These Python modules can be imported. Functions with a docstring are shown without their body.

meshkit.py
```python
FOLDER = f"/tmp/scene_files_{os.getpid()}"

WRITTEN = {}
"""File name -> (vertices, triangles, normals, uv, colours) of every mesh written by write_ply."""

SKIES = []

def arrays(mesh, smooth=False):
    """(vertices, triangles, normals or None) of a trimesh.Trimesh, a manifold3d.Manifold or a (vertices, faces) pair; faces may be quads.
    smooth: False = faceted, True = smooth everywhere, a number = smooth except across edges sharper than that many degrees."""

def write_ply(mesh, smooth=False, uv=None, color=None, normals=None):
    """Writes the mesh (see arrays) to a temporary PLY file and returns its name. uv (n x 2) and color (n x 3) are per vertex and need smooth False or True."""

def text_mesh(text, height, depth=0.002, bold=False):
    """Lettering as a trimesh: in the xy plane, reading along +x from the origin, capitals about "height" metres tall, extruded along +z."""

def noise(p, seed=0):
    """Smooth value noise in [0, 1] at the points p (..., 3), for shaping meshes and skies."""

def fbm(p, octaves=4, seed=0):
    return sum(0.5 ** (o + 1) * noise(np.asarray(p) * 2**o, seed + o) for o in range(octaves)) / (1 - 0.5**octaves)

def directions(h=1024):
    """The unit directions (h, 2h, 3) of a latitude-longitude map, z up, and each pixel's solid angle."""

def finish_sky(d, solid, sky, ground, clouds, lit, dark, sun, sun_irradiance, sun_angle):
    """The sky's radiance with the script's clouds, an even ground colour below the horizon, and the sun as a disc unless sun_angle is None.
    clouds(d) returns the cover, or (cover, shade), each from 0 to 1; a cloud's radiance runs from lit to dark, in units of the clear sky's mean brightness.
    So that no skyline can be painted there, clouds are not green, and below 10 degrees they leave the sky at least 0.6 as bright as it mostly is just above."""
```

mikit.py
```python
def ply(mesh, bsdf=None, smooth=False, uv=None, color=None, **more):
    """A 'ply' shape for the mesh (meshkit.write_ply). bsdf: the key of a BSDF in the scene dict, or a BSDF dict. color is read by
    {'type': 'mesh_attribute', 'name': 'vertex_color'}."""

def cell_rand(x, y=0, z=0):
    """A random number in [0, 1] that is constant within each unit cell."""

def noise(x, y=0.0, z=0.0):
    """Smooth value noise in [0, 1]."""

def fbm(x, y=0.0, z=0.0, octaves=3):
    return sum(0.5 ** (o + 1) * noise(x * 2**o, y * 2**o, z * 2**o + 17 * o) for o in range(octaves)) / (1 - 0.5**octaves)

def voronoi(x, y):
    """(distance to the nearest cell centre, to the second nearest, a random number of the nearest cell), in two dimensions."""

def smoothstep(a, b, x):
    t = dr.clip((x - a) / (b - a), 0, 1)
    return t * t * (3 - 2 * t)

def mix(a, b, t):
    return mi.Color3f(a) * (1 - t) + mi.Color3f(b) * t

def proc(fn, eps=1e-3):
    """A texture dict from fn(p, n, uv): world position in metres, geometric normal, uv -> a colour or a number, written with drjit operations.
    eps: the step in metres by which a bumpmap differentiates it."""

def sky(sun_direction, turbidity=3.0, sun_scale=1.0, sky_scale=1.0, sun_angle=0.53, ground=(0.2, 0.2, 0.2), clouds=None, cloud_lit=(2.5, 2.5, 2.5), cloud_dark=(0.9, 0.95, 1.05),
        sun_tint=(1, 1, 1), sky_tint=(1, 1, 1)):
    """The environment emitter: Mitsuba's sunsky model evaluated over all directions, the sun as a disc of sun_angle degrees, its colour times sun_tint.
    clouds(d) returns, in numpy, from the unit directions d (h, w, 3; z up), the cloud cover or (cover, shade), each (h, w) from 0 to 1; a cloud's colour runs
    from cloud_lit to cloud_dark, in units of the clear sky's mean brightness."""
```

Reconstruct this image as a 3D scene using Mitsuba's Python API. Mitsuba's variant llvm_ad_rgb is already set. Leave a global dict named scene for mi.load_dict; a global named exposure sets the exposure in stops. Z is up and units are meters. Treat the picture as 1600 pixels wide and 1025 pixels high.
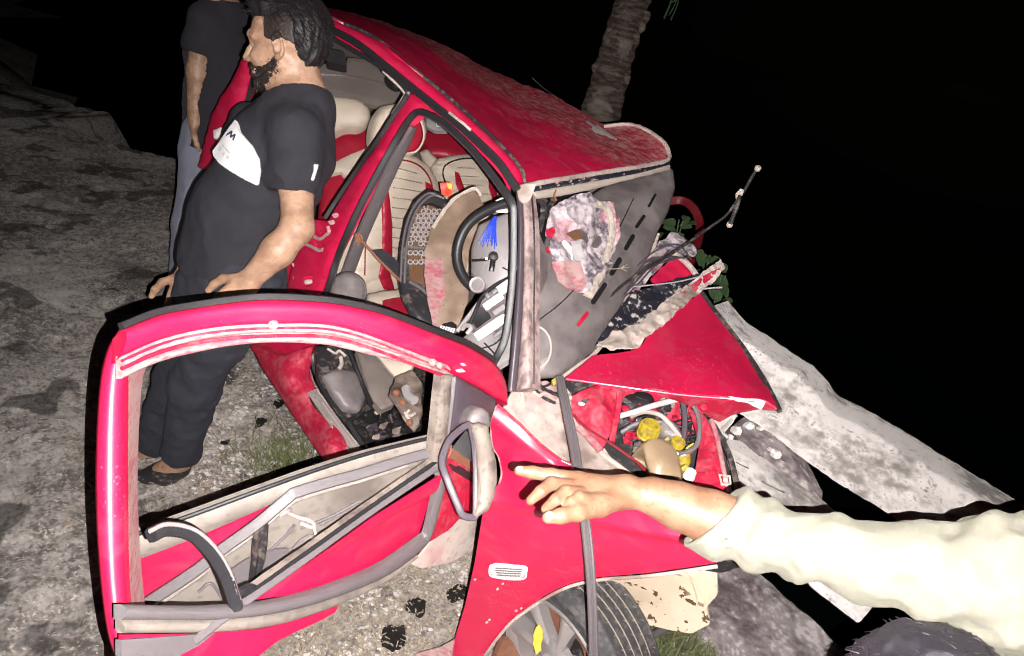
import math, random, numpy as np, trimesh, mitsuba as mi, mikit, meshkit
from scipy.spatial import Delaunay, cKDTree
from scipy.interpolate import RBFInterpolator, LinearNDInterpolator
import shapely
from shapely.geometry import Polygon, LineString
import shapely.affinity
mi.set_variant('llvm_ad_rgb') if mi.variant() is None else None
import drjit as dr
from mikit import noise, fbm, voronoi, smoothstep, mix
T = mi.ScalarTransform4f
scene, labels = {}, {}

# ---------------------------------------------------------------- camera, flash, sky, exposure
FPX, CU, CV = 1060.0, 800.0, 512.5            # focal length and centre of the photograph in its own pixels (1600 wide)
EYE = np.array([0.0, 0.0, 1.75])
PITCH, ROLL = math.radians(25), math.radians(15)
FWD = np.array([0, math.cos(PITCH), -math.sin(PITCH)])
_up = np.array([0, math.sin(PITCH), math.cos(PITCH)])
RIGHT = math.cos(ROLL) * np.array([1.0, 0, 0]) + math.sin(ROLL) * _up
DOWN = -(math.cos(ROLL) * _up - math.sin(ROLL) * np.array([1.0, 0, 0]))
AX = np.stack([RIGHT, DOWN, FWD])             # local axes of the build frame: x along RIGHT, y along DOWN, z along FWD
scene['camera'] = {'type': 'perspective', 'fov': math.degrees(2 * math.atan(800 / FPX)), 'fov_axis': 'x', 'near_clip': 0.02, 'far_clip': 6000.0,
                   'to_world': T().look_at(origin=EYE.tolist(), target=(EYE + FWD).tolist(), up=(-DOWN).tolist())}
FLASH = EYE + np.array([0.030, 0.020, -0.005]) @ AX
scene['flash'] = {'type': 'spot', 'to_world': T().look_at(origin=FLASH.tolist(), target=(FLASH + FWD).tolist(), up=[0, 0, 1]),
                  'intensity': {'type': 'rgb', 'value': [25.5, 24.3, 23.6]}, 'cutoff_angle': 88.0, 'beam_width': 24.0}
scene['night_sky'] = mikit.sky([0.3, 0.6, 0.12], turbidity=3, sun_scale=0.0, sky_scale=0.0012, sky_tint=(0.7, 1.0, 0.9))
exposure = 0.3

# ---------------------------------------------------------------- helpers
UPC = AX @ np.array([0, 0, 1.0])              # world up in build-frame axes
LAT = np.array([0.66, -0.17, 0.72]); LAT /= np.linalg.norm(LAT)     # across the car, away from the road side
CARF = np.cross(LAT, UPC); CARF /= np.linalg.norm(CARF)             # towards the car's nose
rng = np.random.default_rng(7)

def W(p): return EYE + np.asarray(p, float) @ AX
def cam(u, v, z):
    u, v, z = (np.asarray(a, float) for a in (u, v, z))
    return np.stack([(u - CU) / FPX * z, (v - CV) / FPX * z, z + 0 * u], -1)
def C3(pts): a = np.asarray(pts, float); return cam(a[:, 0], a[:, 1], a[:, 2])
def zl(u, v, c): return c / float(np.dot([(u - CU) / FPX, (v - CV) / FPX, 1], LAT))     # where a line of sight meets the lengthwise car plane c
def zh(u, v, h): return (h - EYE[2]) / float(np.dot([(u - CU) / FPX, (v - CV) / FPX, 1], UPC))  # ... the level plane at height h
def add_z(pts, c): return [(u, v, zl(u, v, c)) for u, v in pts]
def mesh(v, f): return trimesh.Trimesh(np.asarray(v, float), np.asarray(f, int), process=False)
def cat(ms): return trimesh.util.concatenate(ms)
def num(key):
    k, i = key, 0
    while k in scene or any(s.startswith(k + '__') for s in scene): i += 1; k = f'{key}_{i:03d}'
    return k
def put(key, m, mat, smooth=35, label=None, cat_=None, group=None, kind=None):
    key = num(key)
    scene[key] = mikit.ply(m, mat, smooth=smooth)
    d = {}
    if label: d['label'] = label
    if cat_: d['category'] = cat_
    if group: d['group'] = group
    if kind: d['kind'] = kind
    if d: labels[key] = d
    return key
def tag(key, label, cat_, group=None):
    labels[key] = {'label': label, 'category': cat_}
    if group: labels[key]['group'] = group
def crom(p, n=8, closed=False):
    p = np.asarray(p, float); m = len(p)
    if m < 3 and not closed: return np.array([p[0] + (p[-1] - p[0]) * t for t in np.linspace(0, 1, n + 1)])
    q = np.vstack([p[-1], p, p[0], p[1]]) if closed else np.vstack([2 * p[0] - p[1], p, 2 * p[-1] - p[-2]])
    out = []
    for i in range(m if closed else m - 1):
        a, b, c, d = q[i:i + 4]
        t = np.linspace(0, 1, n, endpoint=False)[:, None]
        out.append(0.5 * (2 * b + (c - a) * t + (2 * a - 5 * b + 4 * c - d) * t**2 + (3 * b - a - 3 * c + d) * t**3))
    out = np.vstack(out)
    return out if closed else np.vstack([out, p[-1]])
def resample(p, step=None, n=None, closed=False):
    p = np.asarray(p, float)
    if closed: p = np.vstack([p, p[0]])
    s = np.r_[0, np.cumsum(np.linalg.norm(np.diff(p[:, :], axis=0), axis=1))]
    if n is None: n = max(2, int(round(s[-1] / step)) + 1)
    t = np.linspace(0, s[-1], n)
    o = np.stack([np.interp(t, s, p[:, k]) for k in range(p.shape[1])], 1)
    return o[:-1] if closed else o
def normals(P, F):
    n = np.zeros_like(P); c = np.cross(P[F[:, 1]] - P[F[:, 0]], P[F[:, 2]] - P[F[:, 0]])
    for k in range(3): np.add.at(n, F[:, k], c)
    return n / np.maximum(np.linalg.norm(n, axis=1, keepdims=True), 1e-12)
def nz(P, scale, octaves=3, seed=0): return meshkit.fbm(np.asarray(P) * scale + 31.7, octaves, seed) - 0.5
def ridge(P, scale, octaves=3, seed=0): return 1 - 2 * np.abs(2 * meshkit.fbm(np.asarray(P) * scale + 11.3, octaves, seed) - 1)

def panel(outline, ctrl=(), th=0.004, step=6.0, sm=False, puff=0.0, edge=0.03, disp=None, torn=0.0, back=None, depth=None, holes=()):
    """A sheet of real thickness standing where it stands on the wreck: outline (u, v[, z]) plus depth control points; returns the closed shell."""
    o = [tuple(p) for p in outline]
    c = [tuple(p) for p in ctrl] + [p for p in o if len(p) == 3]
    xy = np.array([p[:2] for p in o], float)
    if sm: xy = crom(xy, 8, closed=True)
    xy = resample(xy, step=step, closed=True)
    if torn:
        t = np.roll(xy, -1, 0) - np.roll(xy, 1, 0); t /= np.maximum(np.linalg.norm(t, axis=1, keepdims=True), 1e-9)
        j = torn * (2 * meshkit.fbm(np.c_[xy / (2.2 * step), np.zeros(len(xy))] + 3.3, 2) - 1)
        xy = xy + np.c_[-t[:, 1], t[:, 0]] * j[:, None]
    poly = Polygon(xy)
    if not poly.is_valid:
        poly = poly.buffer(0)
        if poly.geom_type != 'Polygon': poly = max(poly.geoms, key=lambda g: g.area)
        xy = resample(np.array(poly.exterior.coords)[:-1], step=step, closed=True)
    if holes:
        hs = [resample(np.array(h, float), step=min(step, 3.0), closed=True) for h in holes]
        poly = Polygon(xy, hs); xy = np.vstack([xy, *hs])
    x0, y0, x1, y1 = poly.bounds
    gx, gy = np.meshgrid(np.arange(x0, x1, step), np.arange(y0, y1, step * 0.866))
    gx = gx + (np.arange(gx.shape[0]) % 2)[:, None] * step / 2
    g = np.c_[gx.ravel(), gy.ravel()]
    ext = poly.boundary
    inside = shapely.contains_xy(poly, g[:, 0], g[:, 1])
    g = g[inside]
    if len(g): g = g[shapely.distance(shapely.points(g), ext) > 0.5 * step]
    uv = np.vstack([xy, g])
    tri = Delaunay(uv).simplices
    cen = uv[tri].mean(1)
    tri = tri[shapely.contains_xy(poly.buffer(1e-6), cen[:, 0], cen[:, 1])]
    a2 = np.cross(uv[tri[:, 1]] - uv[tri[:, 0]], uv[tri[:, 2]] - uv[tri[:, 0]])
    tri = tri[np.abs(a2) > 1e-3]; a2 = a2[np.abs(a2) > 1e-3]
    tri[a2 > 0] = tri[a2 > 0][:, ::-1]                       # seen from the camera side these now wind counter-clockwise
    if depth is not None: z = depth(uv)
    else:
        c = np.array(sorted(set(c)), float)
        if len(c) < 3: z = np.full(len(uv), c[:, 2].mean())
        else: z = 1 / RBFInterpolator(c[:, :2] / 100, 1 / c[:, 2], kernel='thin_plate_spline', smoothing=1e-5)(uv / 100)
    P = cam(uv[:, 0], uv[:, 1], z)
    n = normals(P, tri)
    if (n * P).sum() > 0: n = -n; tri = tri[:, ::-1]
    F0 = P.copy()
    if puff:
        d = shapely.distance(shapely.points(uv), poly.exterior) * z / FPX
        t = np.clip(d / edge, 0, 1)
        P = P + n * (puff * np.sqrt(np.clip(1 - (1 - t) ** 2, 0, 1)))[:, None]
    if disp is not None: P = P + n * disp(F0)[:, None]
    B = F0 - n * th if back is None else F0 + np.asarray(back, float)
    if disp is not None and back is None and not puff: B = P - n * th
    N = len(P)
    e = np.sort(np.vstack([tri[:, [0, 1]], tri[:, [1, 2]], tri[:, [2, 0]]]), 1)
    d = np.vstack([tri[:, [0, 1]], tri[:, [1, 2]], tri[:, [2, 0]]])
    _, idx, cnt = np.unique(e, axis=0, return_index=True, return_counts=True)
    b = d[idx[cnt == 1]]
    side = np.vstack([np.c_[b[:, 1], b[:, 0], b[:, 0] + N], np.c_[b[:, 1], b[:, 0] + N, b[:, 1] + N]])
    return mesh(W(np.vstack([P, B])), np.vstack([tri, tri[:, ::-1] + N, side]))

def grid_shell(P, B):
    """Closed shell from two (n, m, 3) grids, front P and back B (build frame)."""
    n, m = P.shape[:2]
    i, j = np.meshgrid(np.arange(n - 1), np.arange(m - 1), indexing='ij')
    q = np.stack([i * m + j, (i + 1) * m + j, (i + 1) * m + j + 1, i * m + j + 1], -1).reshape(-1, 4)
    f = np.vstack([q[:, [0, 1, 2]], q[:, [0, 2, 3]]])
    N = n * m
    ring = np.r_[np.arange(m), np.arange(1, n) * m + m - 1, (n - 1) * m + np.arange(m - 2, -1, -1), np.arange(n - 2, 0, -1) * m]
    r2 = np.roll(ring, -1)
    s = np.vstack([np.c_[ring, r2, r2 + N], np.c_[ring, r2 + N, ring + N]])
    M = trimesh.Trimesh(W(np.vstack([P.reshape(-1, 3), B.reshape(-1, 3)])), np.vstack([f, f[:, ::-1] + N, s]), process=False)
    if M.volume < 0: M.invert()
    return M
def band(A, B, bulge=0.0, th=0.01, n=48, m=9, sm=True, disp=None, prof=None):
    """A long member between two edge lines, its face bulged towards the road side."""
    A, B = C3(A), C3(B)
    if sm: A, B = crom(A, 10), crom(B, 10)
    A, B = resample(A, n=n), resample(B, n=n)
    t = np.linspace(0, 1, m)
    P = A[:, None] * (1 - t)[None, :, None] + B[:, None] * t[None, :, None]
    nn = np.cross(np.gradient(P, axis=0), (B - A)[:, None]); nn /= np.maximum(np.linalg.norm(nn, axis=2, keepdims=True), 1e-9)
    nn *= np.where((nn * P).sum(2, keepdims=True) > 0, -1, 1)
    h = bulge * (1 - (2 * t - 1) ** 2) if prof is None else np.interp(t, np.linspace(0, 1, len(prof)), prof)
    Q = P + nn * h[None, :, None]
    if disp is not None: Q = Q + nn * disp(Q)[..., None]
    return grid_shell(Q, P - nn * th)
def tube(pts, r=0.005, k=8, sm=True, flat=None, closed=False, seg=6, frame='build', disp=None):
    """Round or flat bar along a line; flat = half thickness towards the road side, r = half width."""
    p = np.asarray(pts, float)
    if frame == 'build': p = C3(p)
    rr = np.broadcast_to(np.asarray(r, float), (len(p),))
    q = np.c_[p, rr]
    if sm: q = crom(q, seg, closed)
    p, rr = q[:, :3], np.maximum(q[:, 3], 1e-4)
    t = (np.roll(p, -1, 0) - np.roll(p, 1, 0)) if closed else np.gradient(p, axis=0)
    t /= np.maximum(np.linalg.norm(t, axis=1, keepdims=True), 1e-9)
    ang = np.arange(k) * 2 * np.pi / k
    if flat is None:
        a = np.zeros_like(p); x = np.cross(t[0], [0.3, 0.5, 0.8]); x /= np.linalg.norm(x)
        for i in range(len(p)):
            x = x - t[i] * np.dot(x, t[i]); x /= max(np.linalg.norm(x), 1e-9); a[i] = x
        b = np.cross(t, a)
        off = rr[:, None, None] * (np.cos(ang)[None, :, None] * a[:, None] + np.sin(ang)[None, :, None] * b[:, None])
    else:
        view = -p / np.linalg.norm(p, axis=1, keepdims=True) if frame != 'world' else np.broadcast_to([0, 0, 1.0], p.shape)
        a = np.cross(t, view); a /= np.maximum(np.linalg.norm(a, axis=1, keepdims=True), 1e-9); b = np.cross(a, t)
        ca, sa = np.sign(np.cos(ang)) * np.abs(np.cos(ang)) ** 0.6, np.sign(np.sin(ang)) * np.abs(np.sin(ang)) ** 0.6
        off = ca[None, :, None] * rr[:, None, None] * a[:, None] + flat * sa[None, :, None] * b[:, None]
    v = p[:, None] + off
    if disp is not None: v = v + off / np.maximum(np.linalg.norm(off, axis=2, keepdims=True), 1e-9) * disp(v)[..., None]
    n = len(p)
    i, j = np.meshgrid(np.arange(n if closed else n - 1), np.arange(k), indexing='ij')
    i2, j2 = (i + 1) % n, (j + 1) % k
    f = np.stack([i * k + j, i * k + j2, i2 * k + j2, i2 * k + j], -1).reshape(-1, 4)
    f = np.vstack([f[:, [0, 1, 2]], f[:, [0, 2, 3]]])
    v = v.reshape(-1, 3)
    if not closed:
        v = np.vstack([v, p[0], p[-1]]); N = n * k; jj = np.arange(k)
        f = np.vstack([f, np.c_[jj * 0 + N, (jj + 1) % k, jj], np.c_[jj * 0 + N + 1, (n - 1) * k + jj, (n - 1) * k + (jj + 1) % k]])
    M = mesh(v if frame == 'world' else W(v), f)
    if M.volume < 0: M.invert()
    return M
def block(u, v, z, size, ax=None, rnd=0.004, world=False):
    """Rounded box; ax = three build-frame axes."""
    c = np.asarray(u, float) if world else W(cam(u, v, z))
    b = trimesh.creation.box(size); 
    b = b.subdivide(); 
    h = np.array(size) / 2
    p = np.clip(b.vertices, -(h - rnd), h - rnd); d = b.vertices - p; l = np.linalg.norm(d, axis=1, keepdims=True)
    b.vertices = p + np.where(l > 0, d / np.maximum(l, 1e-9) * rnd, 0)
    A = np.eye(3) if ax is None else np.asarray(ax, float) @ AX
    return mesh(b.vertices @ A + c, b.faces)
def axes(x, y):
    x = np.asarray(x, float); x = x / np.linalg.norm(x); y = np.asarray(y, float); y = y - x * np.dot(x, y); y /= np.linalg.norm(y)
    return np.stack([x, y, np.cross(x, y)])
def revolve(profile, centre, axis, k=48):
    """profile (radius, along axis); centre and axis in the build frame."""
    ax_ = axes(axis, [0.1, 0.9, 0.2] if abs(np.dot(axis, [0.1, 0.9, 0.2])) < 0.8 else [1, 0, 0])
    pr = np.asarray(profile, float); a = np.arange(k) * 2 * np.pi / k
    v = pr[:, None, 1, None] * ax_[0] + pr[:, None, 0, None] * (np.cos(a)[None, :, None] * ax_[1] + np.sin(a)[None, :, None] * ax_[2])
    n = len(pr); i, j = np.meshgrid(np.arange(n - 1), np.arange(k), indexing='ij'); j2 = (j + 1) % k
    f = np.stack([i * k + j, i * k + j2, (i + 1) * k + j2, (i + 1) * k + j], -1).reshape(-1, 4)
    M = mesh(W(v.reshape(-1, 3) + np.asarray(centre)), np.vstack([f[:, [0, 1, 2]], f[:, [0, 2, 3]]]))
    if M.volume < 0: M.invert()
    return M

# signed-distance bodies (people): primitives blended on a grid, meshed by surface nets
class Body:
    def __init__(s): s.p = []
    def limb(s, pts, k=0.02):
        for a, b in zip(pts[:-1], pts[1:]): s.p.append(('c', np.asarray(a[:3], float), np.asarray(b[:3], float), a[3], b[3], k))
        return s
    def blob(s, c, r, ax=None, k=0.02): s.p.append(('e', np.asarray(c, float), np.asarray(r, float), np.eye(3) if ax is None else np.asarray(ax), 0, k)); return s
    def cut(s, c, r, ax=None, k=0.01): s.p.append(('s', np.asarray(c, float), np.asarray(r, float), np.eye(3) if ax is None else np.asarray(ax), 0, k)); return s
    def plane(s, c, n, k=0.004): s.p.append(('p', np.asarray(c, float), np.asarray(n, float) / np.linalg.norm(n), None, 0, k)); return s
    def build(s, h, disp=None, grow=0.0, keep=None, to_world=True):
        lo, hi = [], []
        for q in s.p:
            if q[0] == 'c': lo += [q[1] - q[3], q[2] - q[4]]; hi += [q[1] + q[3], q[2] + q[4]]
            if q[0] == 'e': lo.append(q[1] - q[2].max()); hi.append(q[1] + q[2].max())
        pad = 3 * h + max(grow, 0) + 0.01
        lo, hi = np.min(lo, 0) - pad, np.max(hi, 0) + pad
        n = np.ceil((hi - lo) / h).astype(int) + 1
        xs = [lo[i] + h * np.arange(n[i]) for i in range(3)]
        D = np.full(n, 0.2)
        def sub(c, R):
            a = np.clip(np.floor((c - R - lo) / h).astype(int), 0, n - 1); b = np.clip(np.ceil((c + R - lo) / h).astype(int) + 1, 1, n)
            sl = tuple(slice(a[i], b[i]) for i in range(3))
            X = np.stack(np.meshgrid(*[xs[i][sl[i]] for i in range(3)], indexing='ij'), -1)
            return sl, X
        for kind, a, b, c, d, k in s.p:
            if kind == 'c':
                mid = (a + b) / 2; R = np.abs(b - a) / 2 + max(c, d) + 0.05
                sl, X = sub(mid, R); ab = b - a; t = np.clip(((X - a) @ ab) / max(ab @ ab, 1e-12), 0, 1)
                f = np.linalg.norm(X - a - t[..., None] * ab, axis=-1) - (c + (d - c) * t)
            elif kind in 'es':
                sl, X = sub(a, np.full(3, b.max() + 0.05)); Y = (X - a) @ c.T
                k0 = np.linalg.norm(Y / b, axis=-1); k1 = np.linalg.norm(Y / b**2, axis=-1)
                f = np.where(k1 > 1e-9, k0 * (k0 - 1) / np.maximum(k1, 1e-9), -b.min())
            else:
                sl = tuple(slice(0, n[i]) for i in range(3)); X = np.stack(np.meshgrid(*xs, indexing='ij'), -1); f = -((X - a) @ b)
            o = D[sl]
            if kind in 'sp': f = -f if kind == 's' else f; hh = np.clip(0.5 - 0.5 * (o - f) / k, 0, 1); D[sl] = o + (f - o) * hh + k * hh * (1 - hh)
            else: hh = np.clip(0.5 + 0.5 * (o - f) / k, 0, 1); D[sl] = o + (f - o) * hh - k * hh * (1 - hh)
        if disp is not None or keep is not None:
            X = np.stack(np.meshgrid(*xs, indexing='ij'), -1); near = np.abs(D - grow) < 0.022
            if disp is not None: D[near] -= disp(X[near])
            if keep is not None: D = np.maximum(D - grow, keep(X)); grow = 0.0
        return nets(D - grow, lo, h, to_world)
def nets(D, lo, h, to_world=True):
    D = D.copy(); D[[0, -1]] = np.maximum(D[[0, -1]], h); D[:, [0, -1]] = np.maximum(D[:, [0, -1]], h); D[:, :, [0, -1]] = np.maximum(D[:, :, [0, -1]], h)
    n = np.array(D.shape) - 1; s = D < 0
    cs = [np.array(c) for c in np.ndindex(2, 2, 2)]
    at = lambda A, c: A[c[0]:c[0] + n[0], c[1]:c[1] + n[1], c[2]:c[2] + n[2]]
    tot = sum(at(s, c).astype(np.int8) for c in cs)
    act = (tot > 0) & (tot < 8); cell = np.argwhere(act); idx = np.full(n, -1); idx[act] = np.arange(len(cell))
    acc, cnt = np.zeros((len(cell), 3)), np.zeros(len(cell))
    cv = {tuple(c): D[cell[:, 0] + c[0], cell[:, 1] + c[1], cell[:, 2] + c[2]] for c in cs}
    for ax in range(3):
        for c in cs:
            if c[ax]: continue
            e = c.copy(); e[ax] = 1
            da, db = cv[tuple(c)], cv[tuple(e)]; x = (da < 0) != (db < 0)
            p = np.tile(c.astype(float), (len(cell), 1)); p[:, ax] = da / np.where(x, da - db, 1)
            acc[x] += p[x]; cnt += x
    V = lo + h * (cell + acc / np.maximum(cnt, 1)[:, None])
    F = []
    for ax in range(3):
        a = np.take(s, np.arange(n[ax]), axis=ax); b = np.take(s, np.arange(1, n[ax] + 1), axis=ax)
        u, w = (ax + 1) % 3, (ax + 2) % 3
        for flip, x in ((0, a & ~b), (1, ~a & b)):
            g = np.argwhere(x); ok = (g[:, u] > 0) & (g[:, w] > 0) & (g[:, u] < n[u]) & (g[:, w] < n[w]); g = g[ok]
            q = []
            for du, dw in ((0, 0), (-1, 0), (-1, -1), (0, -1)):
                k = g.copy(); k[:, u] += du; k[:, w] += dw; q.append(idx[k[:, 0], k[:, 1], k[:, 2]])
            q = np.stack(q, 1); q = q[(q >= 0).all(1)]
            F.append(q if not flip else q[:, ::-1])
    q = np.vstack(F); M = mesh(W(V) if to_world else V, np.vstack([q[:, [0, 1, 2]], q[:, [0, 2, 3]]]))
    if M.volume < 0: M.invert()
    return M
def on_surface(m, off=0.003):
    """Depth of the road-side face of a mesh under a point, a little proud of it (for cloth panels and print lying on clothing)."""
    V = (np.asarray(m.vertices) - EYE) @ AX.T
    n = m.vertex_normals @ AX.T
    ok = (n * V).sum(1) < -0.1 * np.linalg.norm(V, axis=1)
    V = V[ok]; u = CU + FPX * V[:, 0] / V[:, 2]; v = CV + FPX * V[:, 1] / V[:, 2]
    o = np.argsort(V[:, 2]); key = np.round(np.c_[u, v][o] / 3).astype(int); _, first = np.unique(key, axis=0, return_index=True); o = o[first]
    dd, ii = cKDTree(np.c_[u, v][o]).query(np.c_[u, v][o], k=min(16, len(o))); zn = np.where(dd < 9, V[o, 2][ii], 9).min(1); o = o[V[o, 2] < zn + .05]   # drop what lies behind a nearer layer
    f = LinearNDInterpolator(np.c_[u, v][o], V[o, 2]); t = cKDTree(np.c_[u, v][o]); zz = V[o, 2]
    def g(uv):
        uv = np.asarray(uv, float); z = f(uv); bad = ~np.isfinite(z)
        if bad.any(): z[bad] = zz[t.query(uv[bad])[1]]
        return z - off
    return g
def print_mesh(flat, depth, origin, ex, ey, th=0.001):
    """Flat lettering laid on a surface: flat mesh coordinates (x, y) run along ex, ey from origin, all in photograph pixels."""
    v = np.asarray(flat.vertices); uv = np.asarray(origin) + v[:, :1] * np.asarray(ex) + v[:, 1:2] * np.asarray(ey)
    P = cam(uv[:, 0], uv[:, 1], depth(uv)); top = v[:, 2] > v[:, 2].mean()
    P = P * (1 - np.where(top, th, 0) / np.linalg.norm(P, axis=1))[:, None]
    M = mesh(W(P), flat.faces)
    if M.volume < 0: M.invert()
    return M

# ---------------------------------------------------------------- materials
def pr(name, color, rough=0.5, **k):
    c = color if isinstance(color, dict) else {'type': 'rgb', 'value': list(color)}
    scene[name] = {'type': 'twosided', 'bsdf': {'type': 'principled', 'base_color': c, 'roughness': rough, **k}}
def px(fn, eps=1e-3): return mikit.proc(fn, eps)
RED, RDUST, DUST = (0.47, 0.007, 0.050), (0.47, 0.20, 0.21), (0.46, 0.385, 0.345)
_LAT, _FW = (LAT @ AX).tolist(), (CARF @ AX).tolist()
def _dot(p, a): return p.x * a[0] + p.y * a[1] + p.z * a[2]
def t_paint(p, n, uv):
    speck = smoothstep(.78, .86, noise(p.x * 260, p.y * 260, p.z * 260)) * smoothstep(.56, .70, fbm(p.x * 7, p.y * 7, p.z * 7))
    film = smoothstep(.52, .8, fbm(p.x * 16, p.y * 16, p.z * 40, 4)) * .07
    return mix(RED, RDUST, speck * .40 + film)
def t_scuff(p, n, uv):
    a = fbm(p.x * 22, p.y * 22, p.z * 22, 4); b = fbm(p.x * 120, p.y * 120, p.z * 55, 3)
    m = smoothstep(.42, .66, a * .55 + b * .45)
    dark = smoothstep(.68, .76, fbm(p.x * 60 + 9, p.y * 60, p.z * 60, 2))
    return mix(mix((0.38, 0.010, 0.038), RDUST, m * .30), (.12, .02, .025), dark * .35)
def t_roof(p, n, uv):
    q = mi.Vector3f(p.x, p.y, p.z - 1.75)
    s, f = _dot(q, _LAT), _dot(q, _FW)
    w = s + .22 * (fbm(p.x * 5, p.y * 5, p.z * 5) - .5)
    zone = smoothstep(1.80, 2.02, w) * (1 - smoothstep(1.5, 2.2, f + 1.9))
    scr = smoothstep(.50, .62, fbm(f * 22, s * 130, 3.0, 3)) * .6 + smoothstep(.48, .6, fbm(p.x * 70, p.y * 70, p.z * 70, 3)) * .6
    blot = smoothstep(.62, .66, fbm(f * 14 + 4, s * 26, 7.0, 4)) * smoothstep(1.5, 1.7, w)
    base = t_paint(p, n, uv)
    return mix(base, mix((0.26, .03, .045), (.37, .17, .165), scr), dr.maximum(zone * .8, blot * .25))
def t_jamb(p, n, uv):
    a = fbm(p.x * 14, p.y * 14, p.z * 30, 4); b = fbm(p.x * 90, p.y * 90, p.z * 160, 3)
    m = smoothstep(.30, .60, a * .5 + b * .5)
    return mix((0.34, 0.09, 0.115), (0.36, 0.25, 0.235), m * .9)
def t_dust(p, n, uv):
    a = fbm(p.x * 12, p.y * 12, p.z * 12, 4); b = fbm(p.x * 75, p.y * 75, p.z * 75, 3)
    red = smoothstep(.60, .68, fbm(p.x * 8 + 5, p.y * 8, p.z * 8, 3))
    return mix(mix(mix((.22, .17, .145), DUST, smoothstep(.3, .55, a)), (.15, .11, .09), smoothstep(.5, .85, b) * .35), (.40, .16, .17), red * .4)
def t_plastic(p, n, uv):
    a = fbm(p.x * 18, p.y * 18, p.z * 18, 4); b = noise(p.x * 340, p.y * 340, p.z * 340)
    return mix((.125, .106, .108), (.20, .175, .168), smoothstep(.30, .68, a) * .8 + (b - .5) * .25)
def t_dark(p, n, uv):
    a = fbm(p.x * 20, p.y * 20, p.z * 20, 4); b = fbm(p.x * 95, p.y * 95, p.z * 95, 2)
    return mix((.022, .02, .022), (.17, .135, .115), smoothstep(.48, .7, a * .6 + b * .4) * .75)
def t_concrete(p, n, uv):
    a = fbm(p.x * 7, p.y * 7, p.z * 7, 4); b = fbm(p.x * 45, p.y * 45, p.z * 45, 3); c = noise(p.x * 190, p.y * 190, p.z * 190)
    base = mix((.24, .215, .20), (.62, .575, .55), smoothstep(.34, .54, a * .6 + b * .4))
    return mix(base, (.12, .105, .10), smoothstep(.55, .85, b * .6 + c * .4) * .8)
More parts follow.
